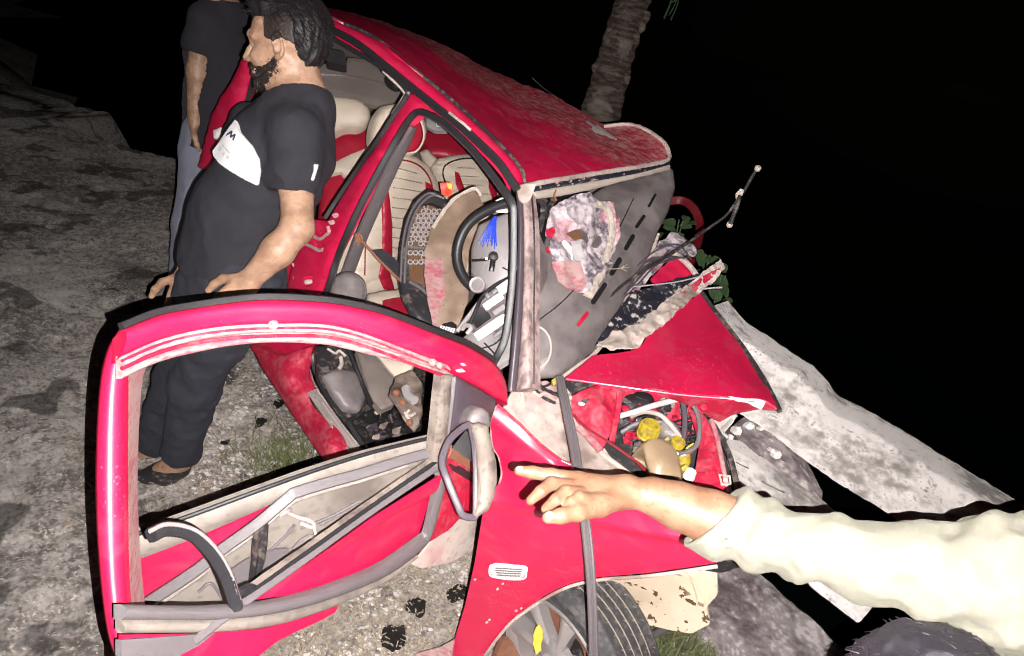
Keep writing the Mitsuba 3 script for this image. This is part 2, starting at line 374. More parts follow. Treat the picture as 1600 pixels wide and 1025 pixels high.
def t_slab(p, n, uv):
    a = fbm(p.x * 8, p.y * 8, p.z * 8, 4); b = fbm(p.x * 60, p.y * 60, p.z * 60, 3)
    return mix(mix((.13, .10, .105), (.36, .31, .31), smoothstep(.32, .62, a * .6 + b * .4)), (.58, .53, .52), smoothstep(.56, .66, b * .55 + a * .45) * .9)
def t_ground(p, n, uv):
    a = fbm(p.x * 4, p.y * 4, p.z, 4); b = fbm(p.x * 38, p.y * 38, p.z * 38, 3); c = noise(p.x * 150, p.y * 150, p.z * 20)
    d = fbm(p.x * 110, p.y * 110, p.z * 110, 2)
    base = mix((.145, .125, .112), (.48, .44, .41), smoothstep(.34, .66, a * .3 + b * .35 + d * .35))
    base = mix(base, (.70, .63, .56), smoothstep(.76, .9, c) * .7)
    return mix(base, (.03, .026, .024), smoothstep(.60, .68, fbm(p.x * 6 + 40, p.y * 6, p.z, 4)) * .7)
def t_bark(p, n, uv):
    a = fbm(p.x * 16, p.y * 16, p.z * 60, 4); b = fbm(p.x * 9 + 3, p.y * 9, p.z * 9, 3)
    return mix(mix((.05, .034, .027), (.135, .098, .08), smoothstep(.35, .65, a)), (.23, .19, .165), smoothstep(.58, .70, b) * .7)
def t_board(p, n, uv):
    a = fbm(p.x * 11, p.y * 11, p.z * 11, 4); b = fbm(p.x * 120, p.y * 120, p.z * 120, 2)
    return mix(mix((.17, .115, .08), (.30, .215, .16), smoothstep(.35, .62, a)), (.06, .045, .04), smoothstep(.60, .72, b * .5 + a * .5) * .6)
def t_mudplast(p, n, uv):
    b = fbm(p.x * 58, p.y * 58, p.z * 40, 4); a = fbm(p.x * 5, p.y * 5, p.z * 5, 3)
    m = smoothstep(.635, .66, b) * smoothstep(.42, .5, a)
    return mix(mix((.55, .44, .31), (.66, .55, .42), a), (.10, .055, .03), m)
def t_crumple(p, n, uv):
    a = fbm(p.x * 17, p.y * 17, p.z * 17, 4); b = fbm(p.x * 85, p.y * 85, p.z * 85, 3); c = fbm(p.x * 11 + 7, p.y * 11, p.z * 11, 3)
    g = mix((.09, .075, .095), (.44, .38, .40), smoothstep(.34, .60, a * .5 + b * .5))
    return mix(g, (.46, .15, .18), smoothstep(.60, .66, c) * .45)
def t_black(p, n, uv):
    a = fbm(p.x * 26, p.y * 26, p.z * 26, 4); b = fbm(p.x * 130, p.y * 60, p.z * 130, 3)
    return mix((.018, .018, .026), (.42, .36, .33), smoothstep(.56, .68, a * .5 + b * .5))
def t_skin(p, n, uv):
    return mix(mix((.27, .155, .10), (.37, .225, .15), smoothstep(.35, .65, fbm(p.x * 30, p.y * 30, p.z * 30, 4))), (.22, .115, .07), smoothstep(.5, .8, fbm(p.x * 170, p.y * 170, p.z * 170, 2)) * .35)
def t_tyre(p, n, uv):
    return mix((.032, .031, .033), (.12, .108, .10), smoothstep(.45, .75, fbm(p.x * 90, p.y * 90, p.z * 90, 4)) * .5)
def t_cream(p, n, uv):
    w = noise(p.x * 420, p.y * 420, p.z * 420)
    return mix((.15, .144, .112), (.185, .178, .142), w * .6 + fbm(p.x * 20, p.y * 20, p.z * 20) * .4)
def t_yellow(p, n, uv):
    return mix((.36, .275, .02), (.17, .13, .05), smoothstep(.45, .7, fbm(p.x * 60, p.y * 60, p.z * 60, 3)) * .8)
def t_door(p, n, uv):
    a = fbm(p.x * 9, p.y * 9, p.z * 9, 4); b = fbm(p.x * 60, p.y * 60, p.z * 60, 3)
    return mix(mix((.125, .105, .092), (.205, .178, .155), smoothstep(.3, .55, a)), (.09, .075, .065), smoothstep(.52, .8, b) * .5)
def t_pillar(p, n, uv):
    a = fbm(p.x * 30, p.y * 30, p.z * 12, 4); b = fbm(p.x * 110, p.y * 110, p.z * 40, 3)
    return mix(mix((.13, .09, .085), (.32, .235, .22), smoothstep(.32, .64, a * .5 + b * .5)), (.34, .08, .10), smoothstep(.55, .66, fbm(p.x * 20 + 4, p.y * 20, p.z * 7, 3)) * .6)
def t_mirror(p, n, uv):
    a = fbm(p.x * 25, p.y * 25, p.z * 25, 4); b = fbm(p.x * 110, p.y * 110, p.z * 110, 3)
    return mix(mix((.11, .085, .075), (.20, .165, .14), smoothstep(.32, .55, a)), (.06, .045, .045), smoothstep(.55, .8, b) * .6)
def t_arm(p, n, uv):
    a = fbm(p.x * 26, p.y * 26, p.z * 26, 4); b = fbm(p.x * 160, p.y * 160, p.z * 160, 2)
    return mix(mix((.165, .085, .05), (.215, .12, .075), smoothstep(.3, .65, a)), (.13, .062, .036), smoothstep(.5, .8, b) * .4)
COAT = dict(specular=0.5, clearcoat=1.0, clearcoat_gloss=0.88)
pr('m_paint', px(t_paint), .38, **COAT)
pr('m_scuff', px(t_scuff), .58, specular=.3)
pr('m_roof', px(t_roof), .40, clearcoat=0.8, clearcoat_gloss=0.85)
pr('m_jamb', px(t_jamb), .55)
pr('m_dust', px(t_dust), .75)
pr('m_plastic', px(t_plastic), .5, specular=.5)
pr('m_dark', px(t_dark), .5)
pr('m_concrete', px(t_concrete), .9)
pr('m_slab', px(t_slab), .8)
pr('m_ground', px(t_ground), .95)
pr('m_bark', px(t_bark), .9)
pr('m_board', px(t_board), .6)
pr('m_mudplast', px(t_mudplast), .55)
pr('m_crumple', px(t_crumple), .65)
pr('m_black', px(t_black), .35)
pr('m_skin', px(t_skin), .48, specular=.4)
pr('m_tyre', px(t_tyre), .7)
pr('m_rubber', (.016, .015, .017), .45, specular=.5)
pr('m_rubber_grey', (.115, .10, .105), .5)
pr('m_mauve', (.065, .050, .062), .42)
pr('m_grey_light', (.30, .275, .275), .42, specular=.5)
pr('m_white', (.72, .70, .69), .45)
pr('m_trim', (.42, .36, .31), .55)
pr('m_door_trim', px(t_door), .6)
pr('m_pillar', px(t_pillar), .6)
pr('m_mirror', px(t_mirror), .6)
pr('m_arm', px(t_arm), .5, specular=.35)
pr('m_taupe', (.17, .14, .125), .8)
pr('m_seat_cream', (.56, .47, .38), .5, sheen=.2)
pr('m_seat_red', (.32, .010, .028), .45)
pr('m_seam_shade', (.24, .19, .15), .7)  # seat seam tone, darkened to carry the shade of the rib grooves
pr('m_piping', (.20, .012, .02), .5)
pr('m_black_cloth', (.017, .016, .022), .9, sheen=.3)
pr('m_white_cloth', (.74, .72, .73), .9)
pr('m_jeans', (.022, .023, .032), .9, sheen=.3)
pr('m_blue_jeans', (.20, .21, .27), .9)
pr('m_cream_cloth', px(t_cream), .9)
pr('m_purple_cloth', (.14, .095, .13), .9)
pr('m_ink', (.02, .015, .05), .8)
pr('m_hair', (.009, .007, .008), .6, specular=.4)
pr('m_beard', (.022, .014, .011), .6)
pr('m_boy_hair', (.012, .0095, .014), .6)
pr('m_eye', (.38, .35, .32), .3)
pr('m_lip', (.26, .105, .085), .45)
pr('m_nail', (.52, .33, .25), .3)
pr('m_alloy', (.60, .57, .57), .32, metallic=.75)
pr('m_steel', (.45, .41, .40), .4, metallic=.6)
pr('m_steel_dust', (.26, .23, .21), .7)
pr('m_rust', (.20, .085, .05), .8)
pr('m_yellow', px(t_yellow), .5)
pr('m_leaf_yellow', (.60, .44, .05), .6)
pr('m_reservoir', (.27, .195, .12), .3, clearcoat=.6, clearcoat_gloss=.8)
pr('m_orange', (.75, .06, .03), .4)
pr('m_tag_yellow', (.85, .45, .06), .4)
pr('m_blue', (.02, .05, .55), .4)
pr('m_lens', (.62, .58, .55), .18, clearcoat=1.0, clearcoat_gloss=.95)
pr('m_leaf', (.055, .095, .04), .5)
pr('m_grass', (.11, .125, .045), .7)
pr('m_dry', (.34, .28, .215), .85)
pr('m_char', (.012, .011, .012), .5)
pr('m_wet', (.020, .018, .017), .35)
pr('m_brown', (.12, .055, .025), .6)
scene['m_water'] = {'type': 'principled', 'base_color': {'type': 'rgb', 'value': [.004, .007, .006]}, 'roughness': .08, 'specular': .4}
# ================================================================ the wrecked car
CAR = 'wrecked_car'
tag(CAR, 'crushed red car with open front door, bare windscreen frame and bent bonnet', 'car')
def cp(part, m, mat, smooth=35, label=None, **k): return put(f'{CAR}__{part}', m, mat, smooth, label, **k)
def dents(a, s, seed=0): return lambda P: a * 2 * nz(P, s, 3, seed)
def crush(a, s, seed=0): return lambda P: a * ridge(P, s, 3, seed)

# roof
gut = [(819, 286, 1.77), (811, 260, 1.79), (771, 216, 1.86), (719, 168, 1.94), (666, 123, 2.01), (589, 61, 2.11), (541, 38, 2.18), (508, 24, 2.24), (474, 22, 2.30)]
far = [(466, 8, 2.9), (508, 13, 3.0), (541, 18, 3.05), (592, 33, 3.08), (655, 56, 3.04), (700, 75, 3.0), (755, 105, 2.93), (810, 130, 2.86), (876, 157, 2.74), (921, 183, 2.65), (938, 196, 2.60), (962, 196, 2.58),
       (987, 197, 2.54), (1012, 206, 2.48), (1035, 222, 2.42), (1044, 238, 2.38), (1040, 248, 2.34), (1000, 258, 2.22), (930, 269, 2.05), (870, 279, 1.89)]
cp('roof', panel(gut + far, [(800, 190, 2.26), (880, 220, 2.24), (700, 110, 2.5), (950, 235, 2.28), (1000, 222, 2.42)], th=.008, step=5,
                 disp=lambda P: .012 * nz(P, 5, 3) + .006 * ridge(P, 16, 3) * (P @ LAT > 1.75)), 'm_roof', label='scratched and dented red roof')
cp('roof__gutter', tube([(u + 1, v + 1, z - .006) for u, v, z in gut], .006, flat=.004), 'm_dark')
cp('roof__torn_lip', tube([(944, 198, 2.56), (962, 195, 2.55), (987, 195, 2.52), (1012, 204, 2.46), (1036, 221, 2.40), (1045, 238, 2.36), (1041, 251, 2.32), (1000, 260, 2.20), (930, 271, 2.03), (870, 281, 1.87), (822, 290, 1.76)], .007, k=7, seg=14,
                        disp=lambda P: .005 * nz(P, 60, 2)), 'm_dust')
cp('roof__bent_bracket', cat([tube([(926, 200, 2.5), (938, 210, 2.46), (946, 221, 2.42)], .008, flat=.003), tube([(932, 197, 2.52), (950, 210, 2.45), (962, 219, 2.4)], .006, flat=.003), tube([(918, 190, 2.56), (936, 203, 2.47), (957, 216, 2.42)], .005)]), 'm_steel')
cp('roof__loose_wire', tube([(832, 122, 2.86), (850, 138, 2.83), (876, 157, 2.73)], .003), 'm_dark')
cp('rain_rail', band(add_z([(819, 289), (811, 263), (771, 219), (719, 171), (666, 126), (589, 64), (541, 41), (508, 27)], 1.37), add_z([(806, 284), (769, 238), (723, 195), (678, 161), (640, 129), (600, 96), (556, 61), (506, 34)], 1.33), bulge=.008, th=.03, m=7), 'm_paint', 45)
cp('drip_seal', tube(add_z([(808, 296), (787, 264), (769, 243), (723, 200), (690, 174), (640, 134), (600, 101), (555, 66), (508, 41)], 1.325), .011, flat=.008), 'm_rubber')
cp('drip_seal__metal_edge', tube(add_z([(702, 176), (712, 184), (724, 193), (735, 203)], 1.32), .004, flat=.003), 'm_dust')

# door opening, pillars, sill
bp = [(641, 146, 1.36), (674, 164, 1.34), (657, 172, 1.34), (640, 184, 1.32), (620, 211, 1.31), (592, 258, 1.28), (565, 308, 1.25), (545, 348, 1.23), (530, 380, 1.21), (520, 402, 1.2), (507, 445, 1.2), (498, 470, 1.2), (488, 540, 1.2),
      (440, 560, 1.19), (391, 541, 1.18), (420, 500, 1.19), (447, 458, 1.2), (457, 412, 1.2), (470, 384, 1.21), (474, 353, 1.22), (490, 343, 1.23), (513, 345, 1.24), (534, 308, 1.27), (560, 268, 1.29), (585, 231, 1.31), (610, 193, 1.33), (630, 163, 1.35)]
bpz = [(u, v, zl(u, v, c)) for u, v, c in bp]
cp('b_pillar', panel(bpz, [(590, 240, zl(590, 240, 1.27)), (480, 430, zl(480, 430, 1.19))], th=.03, step=4, puff=.008, edge=.02,
                     holes=[[(477, 432), (485, 425), (493, 430), (493, 440), (484, 447), (477, 445)], [(501, 362), (506, 362), (507, 368), (502, 369)], [(494, 380), (499, 380), (500, 386), (495, 387)]],
                     disp=lambda P: .006 * nz(P, 26, 3)), 'm_paint', 40)
def lay(u, v, base, d=.004): return (u, v, zl(u, v, base) - d)
for i, (pts, r) in enumerate([([(476, 365), (488, 368), (499, 373), (507, 369), (514, 362), (512, 354)], .006), ([(476, 381), (488, 386), (498, 391), (505, 390)], .006), ([(470, 412), (482, 408), (490, 404)], .007)]):
    cp('b_pillar__pressed_rib', tube([lay(u, v, 1.2, .006) for u, v in pts], r, flat=.005), 'm_jamb')
cp('b_pillar__striker', cat([revolve([(.001, 0), (.008, 0), (.008, .02), (.001, .022)], cam(486, 440, zl(486, 440, 1.2) + .01), -LAT), tube([lay(u, v, 1.2, .005) for u, v in [(474, 434), (478, 425), (488, 421), (496, 427), (496, 441), (486, 450), (476, 446)]], .004, closed=True)]), 'm_dust')
cp('b_pillar__bolt', revolve([(.001, .004), (.006, .004), (.006, 0), (.012, 0), (.013, -.01)], cam(461, 434, zl(461, 434, 1.19)), -LAT, 20), 'm_jamb')
cp('b_pillar__paint_flake', cat([panel([(u + a, v + b, zl(u, v, 1.19) - .008) for a, b in ((0, 0), (9, -3), (12, 3), (4, 6))], th=.003, step=3) for u, v in [(512, 346), (518, 335), (470, 420), (455, 412), (478, 418), (466, 452), (472, 458), (476, 348)]]), 'm_jamb')
cp('b_pillar__sill_lip', tube([lay(u, v, 1.18, .006) for u, v in [(428, 463), (445, 458), (462, 463), (475, 470)]], .012, flat=.006), 'm_jamb')
sl = [(391, 540), (440, 556), (489, 541), (486, 560), (484, 581), (493, 609), (518, 646), (552, 700), (566, 724), (545, 744), (522, 744), (478, 680), (437, 617), (409, 574)]
cp('sill', panel(sl, [(u, v, zl(u, v, 1.19 if i in (2, 3, 4, 5, 6, 7, 8) else 1.14)) for i, (u, v) in enumerate(sl)] + [(450, 600, zl(450, 600, 1.11)), (520, 700, zl(520, 700, 1.11))], th=.05, step=5, puff=.010, edge=.05, disp=dents(.004, 18)), 'm_scuff', 45)
cp('sill__scuff_plate', panel(add_z([(480, 614), (494, 607), (520, 645), (575, 716), (588, 734), (572, 740), (556, 722), (520, 672)], 1.16), th=.004, step=4, disp=dents(.002, 40)), 'm_dust')
for k in range(3): cp('sill__plate_rib', tube(add_z([(483 + 4 * k, 613 - 2 * k), (520 + 4.5 * k, 668 - 5 * k), (558 + 6 * k, 724 - 3 * k)], 1.155), .003, flat=.003), 'm_steel')
cp('sill__plate_screw', revolve([(.001, .003), (.008, .003), (.009, 0)], cam(518, 668, zl(518, 668, 1.15)), -LAT, 16), 'm_steel')
cp('sill__dark_channel', panel(add_z([(470, 604), (480, 613), (520, 672), (556, 724), (548, 730), (507, 678)], 1.165), th=.004), 'm_dark')
loop = [(655, 175, 1.31), (676, 182, 1.31), (702, 199, 1.31), (742, 238, 1.31), (780, 287, 1.31), (800, 317, 1.31), (803, 345, 1.31), (802, 420, 1.30), (797, 480, 1.28), (789, 530, 1.26), (774, 562, 1.24), (740, 620, 1.22), (690, 690, 1.2), (620, 735, 1.2),
        (579, 712, 1.21), (528, 634, 1.21), (495, 584, 1.21), (489, 541, 1.22), (503, 480, 1.21), (516, 440, 1.21), (526, 405, 1.22), (541, 368, 1.23), (562, 323, 1.25), (590, 270, 1.28), (620, 217, 1.31), (641, 185, 1.32)]
cp('door_seal', tube([(u, v, zl(u, v, c) - (.034 if u < 652 and 170 < v < 380 else .012)) for u, v, c in loop], .0095, k=8, flat=.009, closed=True), 'm_rubber')
cp('door_seal__inner_lip', tube([(u + (3 if u < 640 else -3), v + 2, zl(u, v, c) - (.026 if u < 652 and 170 < v < 380 else .006)) for u, v, c in loop], .006, k=6, flat=.006, closed=True), 'm_mauve')
cp('door_seal__pillar_trim', band([(u, v, zl(u, v, 1.275)) for u, v in [(645, 200), (628, 228), (602, 272), (577, 326), (556, 374), (543, 409), (533, 444)]], [(u, v, zl(u, v, 1.32)) for u, v in [(652, 200), (639, 230), (618, 274), (594, 328), (570, 384), (555, 424), (540, 456)]], bulge=.004, th=.01, m=5), 'm_rubber_grey')
rl = [(513, 56, 1.33), (554, 80, 1.34), (604, 110, 1.35), (635, 140, 1.35), (634, 152, 1.35), (618, 176, 1.34), (588, 222, 1.32), (560, 262, 1.31), (530, 306, 1.28), (508, 340, 1.25)]
cp('rear_door_seal', tube([(u, v, zl(u, v, c) - .014) for u, v, c in rl], .0075, flat=.007), 'm_rubber')
cp('rear_door_seal__dusty_lip', tube([(u - 5, v + 2, zl(u, v, c)) for u, v, c in rl[2:6]], .004, flat=.004), 'm_dust')

# windscreen frame
pz = lambda L, c: [(u, v, zl(u, v, cc)) for (u, v), cc in zip(L, np.linspace(c[0], c[1], len(L)))]
a1 = [(806, 300), (809, 345), (808, 420), (804, 480), (799, 540), (792, 612)]; a2 = [(816, 296), (819, 345), (819, 420), (817, 480), (813, 540), (806, 612)]
a3 = [(826, 298), (829, 345), (830, 420), (829, 480), (829, 540), (829, 606)]; a4 = [(834, 308), (837, 345), (837, 420), (836, 480), (836, 540), (837, 604)]
cp('a_pillar', band(pz(a2, (1.37, 1.2)), pz(a3, (1.37, 1.2)), bulge=.012, th=.035, n=70, disp=lambda P: .004 * nz(P, 40, 3)), 'm_pillar', 50)
cp('a_pillar__seal', band(pz(a1, (1.35, 1.18)), pz(a2, (1.36, 1.19)), bulge=.012, th=.02, n=60, m=7), 'm_mauve', 50)
cp('a_pillar__glass_channel', band(pz(a3, (1.39, 1.22)), pz(a4, (1.40, 1.23)), bulge=.006, th=.02, n=70, m=5, disp=lambda P: .003 * nz(P, 60, 2)), 'm_dust', 50)
cp('a_pillar__rubber_edge', tube([(u, v, z - .009) for u, v, z in pz([(829, 300), (833, 345), (834, 420), (833, 480), (833, 540), (833, 600)], (1.39, 1.22))], .004, flat=.004), 'm_rubber')
cp('a_pillar__corner_plate', panel([(806, 291, 1.745), (820, 287, 1.74), (838, 288, 1.755), (834, 298, 1.75), (829, 312, 1.745), (820, 318, 1.735), (811, 312, 1.735)], th=.006, step=3, disp=lambda P: .003 * nz(P, 70, 2)), 'm_dust')
hd = lambda L: [(u, v, np.interp(u, [820, 870, 930, 1000, 1045], [1.755, 1.885, 2.04, 2.21, 2.36])) for u, v in L]
cp('windscreen_header', band(hd([(830, 289), (870, 281), (930, 272), (1000, 261), (1044, 249)]), hd([(832, 300), (870, 293), (930, 283), (1000, 270), (1047, 257)]), bulge=.006, th=.03, n=70, disp=lambda P: .005 * nz(P, 50, 3)), 'm_black', 50)
cp('windscreen_header__dusty_lip', band(hd([(832, 300), (870, 294), (930, 284), (1000, 271), (1047, 258)]), [(u, v, z + .02) for u, v, z in hd([(834, 311), (872, 307), (930, 295), (990, 279), (1043, 266)])], bulge=.006, th=.012, n=80, disp=lambda P: .006 * nz(P, 45, 3)), 'm_trim', 50)
cp('windscreen_header__loose_clip', tube([(868, 297, 1.88), (866, 306, 1.87), (869, 313, 1.86)], .003), 'm_rust')

# dashboard
dash = [(833, 592, 1.82), (874, 589, 1.84), (903, 568, 1.90), (932, 545, 1.97), (956, 500, 2.05), (970, 479, 2.10), (989, 438, 2.18), (1011, 405, 2.25), (1027, 364, 2.32), (1044, 331, 2.38), (1055, 293, 2.44), (1052, 266, 2.49), (1042, 258, 2.50),
        (1000, 275, 2.46), (945, 291, 2.36), (900, 320, 2.22), (862, 350, 2.08), (845, 400, 1.96), (834, 470, 1.86), (829, 540, 1.82)]
def capsule(a, b, w):
    a, b = np.array(a, float), np.array(b, float); return list(LineString([a, b]).buffer(w, 6).exterior.coords)[:-1]
slots = [((904, 507), (917, 490), 3.6), ((927, 472), (945, 445), 4.2), ((956, 427), (968, 406), 4.4), ((978, 388), (989, 369), 3.8), ((995, 354), (1006, 338), 3.2), ((1014, 322), (1024, 304), 2.2)]
dash_m = panel(dash, [(900, 500, 1.94), (950, 400, 2.12), (1000, 320, 2.34)], th=.012, step=4, puff=.026, edge=.09, disp=dents(.008, 6))
cp('dashboard', dash_m, 'm_plastic', 45)
dd_ = on_surface(dash_m, .0035)
for i, (a, b, w) in enumerate(slots):
    cp('dashboard__vent', panel(capsule(a, b, w * .92), th=.003, step=2.5, depth=dd_), 'm_paint' if i == 0 else 'm_char', 40)
    cp('dashboard__vent_rim', tube([(u, v, float(z)) for (u, v), z in zip(capsule(a, b, w * 1.05)[::2], on_surface(dash_m, .003)(np.array(capsule(a, b, w * 1.05)[::2])))], .0013, k=5, sm=False, closed=True), 'm_plastic', 50)
cp('dashboard__pad_seam', tube([(u, v, float(z)) for (u, v), z in zip([(842, 500), (880, 470), (925, 420), (960, 370), (990, 310)], dd_(np.array([(842, 500), (880, 470), (925, 420), (960, 370), (990, 310)], float)))], .0018, k=5), 'm_char')
cp('dashboard__red_chip', panel([(924, 473, 2.0), (929, 474, 2.0), (936, 463, 2.02), (932, 459, 2.02)], th=.003), 'm_scuff')
cp('dashboard__speaker_rim', tube([(836 + 25 * math.cos(t), 543 + 33 * math.sin(t), 1.795 + .012 * math.cos(t)) for t in np.linspace(-1.45, 1.5, 14)], .003), 'm_trim')
cp('dashboard__speaker_cover', panel([(836 + 24 * math.cos(t), 543 + 32 * math.sin(t), 1.808 + .012 * math.cos(t)) for t in np.linspace(-1.5, 1.5, 14)], th=.004, disp=dents(.003, 30)), 'm_plastic')
cp('dashboard__end_edge', tube([(u + 2, v + 2, z + .01) for u, v, z in dash[1:9]], .006, seg=10, disp=lambda P: .005 * nz(P, 50, 2)), 'm_dust')
cp('dashboard__broken_flap', panel([(806, 421, 1.72), (820, 398, 1.76), (842, 365, 1.84), (852, 385, 1.86), (858, 410, 1.87), (857, 434, 1.87), (847, 455, 1.84), (836, 472, 1.80), (833, 450, 1.79), (829, 427, 1.77)], [(842, 415, 1.80)], th=.005, step=4, disp=dents(.006, 20)), 'm_plastic', 30, label='torn grey flap of dashboard plastic')
cp('dashboard__flap_edge', tube([(830, 430, 1.755), (833, 450, 1.775), (836, 472, 1.785), (833, 482, 1.78)], .003), 'm_trim')
# crumpled mass above the dashboard
heart = [(859, 326), (876, 315), (894, 306), (903, 304), (916, 306), (931, 317), (948, 319), (959, 339), (961, 355), (959, 372), (950, 406), (939, 438), (924, 465), (894, 456), (872, 441), (860, 410), (852, 391), (850, 362), (849, 345)]
hz = [(905, 380, 2.0), (859, 326, 1.97), (903, 304, 2.03), (959, 345, 2.13), (950, 406, 2.08), (924, 465, 1.99), (872, 441, 1.9), (850, 362, 1.93)]
cp('crumpled_panel', panel(heart, hz, th=.006, step=2.6, torn=3, holes=[[(880, 366), (893, 362), (905, 363), (918, 377), (914, 384), (902, 376), (890, 378)], [(928, 372), (936, 368), (940, 378), (933, 388), (926, 384)], [(850, 372), (856, 370), (857, 378), (851, 381)]],
                        disp=lambda P: .026 * ridge(P, 10, 3, 3) + .006 * ridge(P, 30, 2, 5)), 'm_crumple', 16, label='crumpled grey and pink sheet above the dashboard')
cp('crumpled_panel__pale_rim', band([(u, v, z) for u, v, z in [(931, 316, 2.04), (948, 318, 2.08), (960, 340, 2.1), (960, 372, 2.09), (951, 406, 2.05), (940, 438, 2.0), (925, 466, 1.95)]], [(u, v, z) for u, v, z in [(928, 324, 2.03), (942, 328, 2.07), (951, 344, 2.09), (950, 372, 2.08), (941, 404, 2.04), (929, 434, 1.99), (912, 460, 1.94)]], bulge=.004, th=.005, n=90, disp=lambda P: .007 * ridge(P, 30, 3)), 'm_trim', 25)
cp('crumpled_panel__white_flake', panel([(874, 393, 1.93), (880, 375, 1.93), (887, 379, 1.93), (893, 386, 1.935), (896, 405, 1.94), (880, 409, 1.92), (869, 404, 1.91)], th=.003, step=4, disp=dents(.004, 30)), 'm_white')
cp('crumpled_panel__grey_flake', panel([(892, 377, 1.945), (908, 376, 1.95), (910, 392, 1.95), (909, 409, 1.945), (897, 407, 1.945)], th=.003, step=4, disp=dents(.006, 30)), 'm_grey_light')
cp('crumpled_panel__red_flake', panel([(853, 360, 1.90), (866, 353, 1.92), (868, 362, 1.92), (862, 373, 1.91), (855, 369, 1.9)], th=.003, step=3, disp=dents(.004, 40)), 'm_scuff')
cp('crumpled_panel__red_flake', panel([(852, 388, 1.90), (860, 384, 1.9), (864, 391, 1.9), (857, 396, 1.89)], th=.003, step=3), 'm_scuff')
cp('crumpled_panel__pink_flake', panel([(861, 410, 1.885), (880, 409, 1.90), (903, 410, 1.925), (915, 440, 1.94), (908, 456, 1.93), (885, 452, 1.9), (870, 440, 1.88)], th=.004, step=3, disp=lambda P: .010 * ridge(P, 16, 3)), 'm_jamb', 25)
cp('crumpled_panel__brown_scrap', panel([(876, 362, 2.02), (908, 360, 2.05), (912, 380, 2.05), (880, 382, 2.02)], th=.003), 'm_brown')
cp('crumpled_panel__dark_backing', panel([(842, 318, 2.1), (900, 300, 2.3), (950, 320, 2.3), (945, 400, 2.16), (900, 440, 2.02), (852, 420, 1.98), (838, 360, 2.02)], th=.004, disp=dents(.01, 20)), 'm_char')
for pts in ([(840, 310), (850, 322), (846, 345), (842, 362)], [(852, 312), (848, 330), (858, 340)], [(866, 306), (862, 318), (850, 330)]):
    cp('crumpled_panel__dark_strip', tube([(u, v, 1.9 + .004 * (u - 840)) for u, v in pts], .008, flat=.002), 'm_dark')
cp('dashboard__straw', cat([tube([(946, 420, 2.0), (962, 420, 2.02), (976, 418, 2.03)], .0012), *[tube([(970, 419, 2.03), (978 + a, 419 + b, 2.02)], .0009) for a, b in ((3, -6), (6, -2), (2, 5), (-3, -4))]]), 'm_dry')

# inside the car: far wall, floor, seats
cp('far_side_wall', panel([(u, v, zl(u, v, c)) for u, v, c in [(470, 30, 2.42), (660, 108, 2.42), (830, 292, 2.40), (1000, 290, 2.4), (1010, 400, 2.4), (900, 560, 2.4), (700, 640, 2.4), (560, 600, 2.4), (470, 350, 2.42)]], th=.05, step=12, disp=dents(.02, 4)), 'm_taupe')
cp('floor_pan', panel([(u, v, zh(u, v, .27)) for u, v in [(470, 520), (560, 480), (700, 440), (860, 440), (860, 620), (780, 700), (620, 760), (548, 730)]], th=.02, step=8, disp=dents(.02, 12)), 'm_dark')
cp('headliner', panel([(482, 46, 2.30), (600, 92, 2.14), (664, 128, 2.05), (660, 116, 2.5), (600, 76, 2.75), (505, 45, 2.8)], th=.01, step=6), 'm_rubber_grey')
cp('rear_shelf', panel([(490, 100, 2.92), (541, 101, 2.95), (543, 89, 2.97), (579, 94, 2.97), (604, 112, 2.92), (642, 140, 2.86), (634, 166, 2.80), (597, 167, 2.82), (554, 157, 2.84), (500, 146, 2.86)], th=.02, step=5, puff=.008, disp=dents(.006, 10)), 'm_taupe')
cp('rear_shelf__fold', tube([(492, 116, 2.89), (540, 120, 2.91), (580, 128, 2.89), (622, 138, 2.85)], .008, flat=.005), 'm_rubber_grey')
cp('rear_shelf__speaker', panel([(600, 122, 2.84), (610, 118, 2.85), (624, 126, 2.83), (628, 134, 2.82), (618, 138, 2.81), (606, 132, 2.82)], th=.02, sm=True, step=3, puff=.015), 'm_rubber')
cp('rear_shelf__dark_box', panel([(508, 74, 2.8), (538, 81, 2.82), (542, 102, 2.82), (510, 96, 2.8)], th=.08, step=5), 'm_rubber')
# rear seat
cp('rear_seat', panel([(505, 196, 2.84), (560, 190, 2.88), (586, 196, 2.92), (620, 260, 2.85), (575, 330, 2.74), (520, 352, 2.66), (498, 330, 2.66), (500, 262, 2.74)], [(550, 250, 2.78)], th=.12, step=6, puff=.02, edge=.05, disp=dents(.006, 9)), 'm_seat_red', 45, label='dark red rear seat with cream stripes')
cp('rear_seat__backrest', panel([(655, 206, 3.25), (690, 202, 3.3), (726, 208, 3.32), (745, 240, 3.28), (720, 252, 3.22), (690, 246, 3.2), (668, 244, 3.2)], th=.1, step=5, puff=.02), 'm_seat_red', 45)
cp('rear_seat__bolster', panel([(500, 154, 2.72), (530, 152, 2.74), (560, 157, 2.76), (577, 172, 2.77), (577, 190, 2.76), (563, 200, 2.74), (540, 201, 2.72), (520, 210, 2.70), (500, 214, 2.68)], th=.05, step=4, sm=True, puff=.035, edge=.06), 'm_seat_cream', 50)
cp('rear_seat__cream_stripe', panel([(500, 266, 2.66), (520, 255, 2.67), (548, 241, 2.71), (576, 230, 2.75), (580, 242, 2.74), (560, 262, 2.70), (540, 276, 2.66), (534, 268, 2.66), (510, 272, 2.64)], th=.02, step=4, puff=.006), 'm_seat_cream', 50)
cp('rear_seat__seam', tube([(505, 322, 2.63), (530, 326, 2.65), (556, 330, 2.68)], .003), 'm_piping')
cp('rear_seat__belt_mount', panel([(668, 184, 3.1), (686, 182, 3.15), (706, 196, 3.15), (700, 204, 3.12), (680, 204, 3.1), (666, 198, 3.1)], th=.02, step=4, puff=.01), 'm_grey_light')
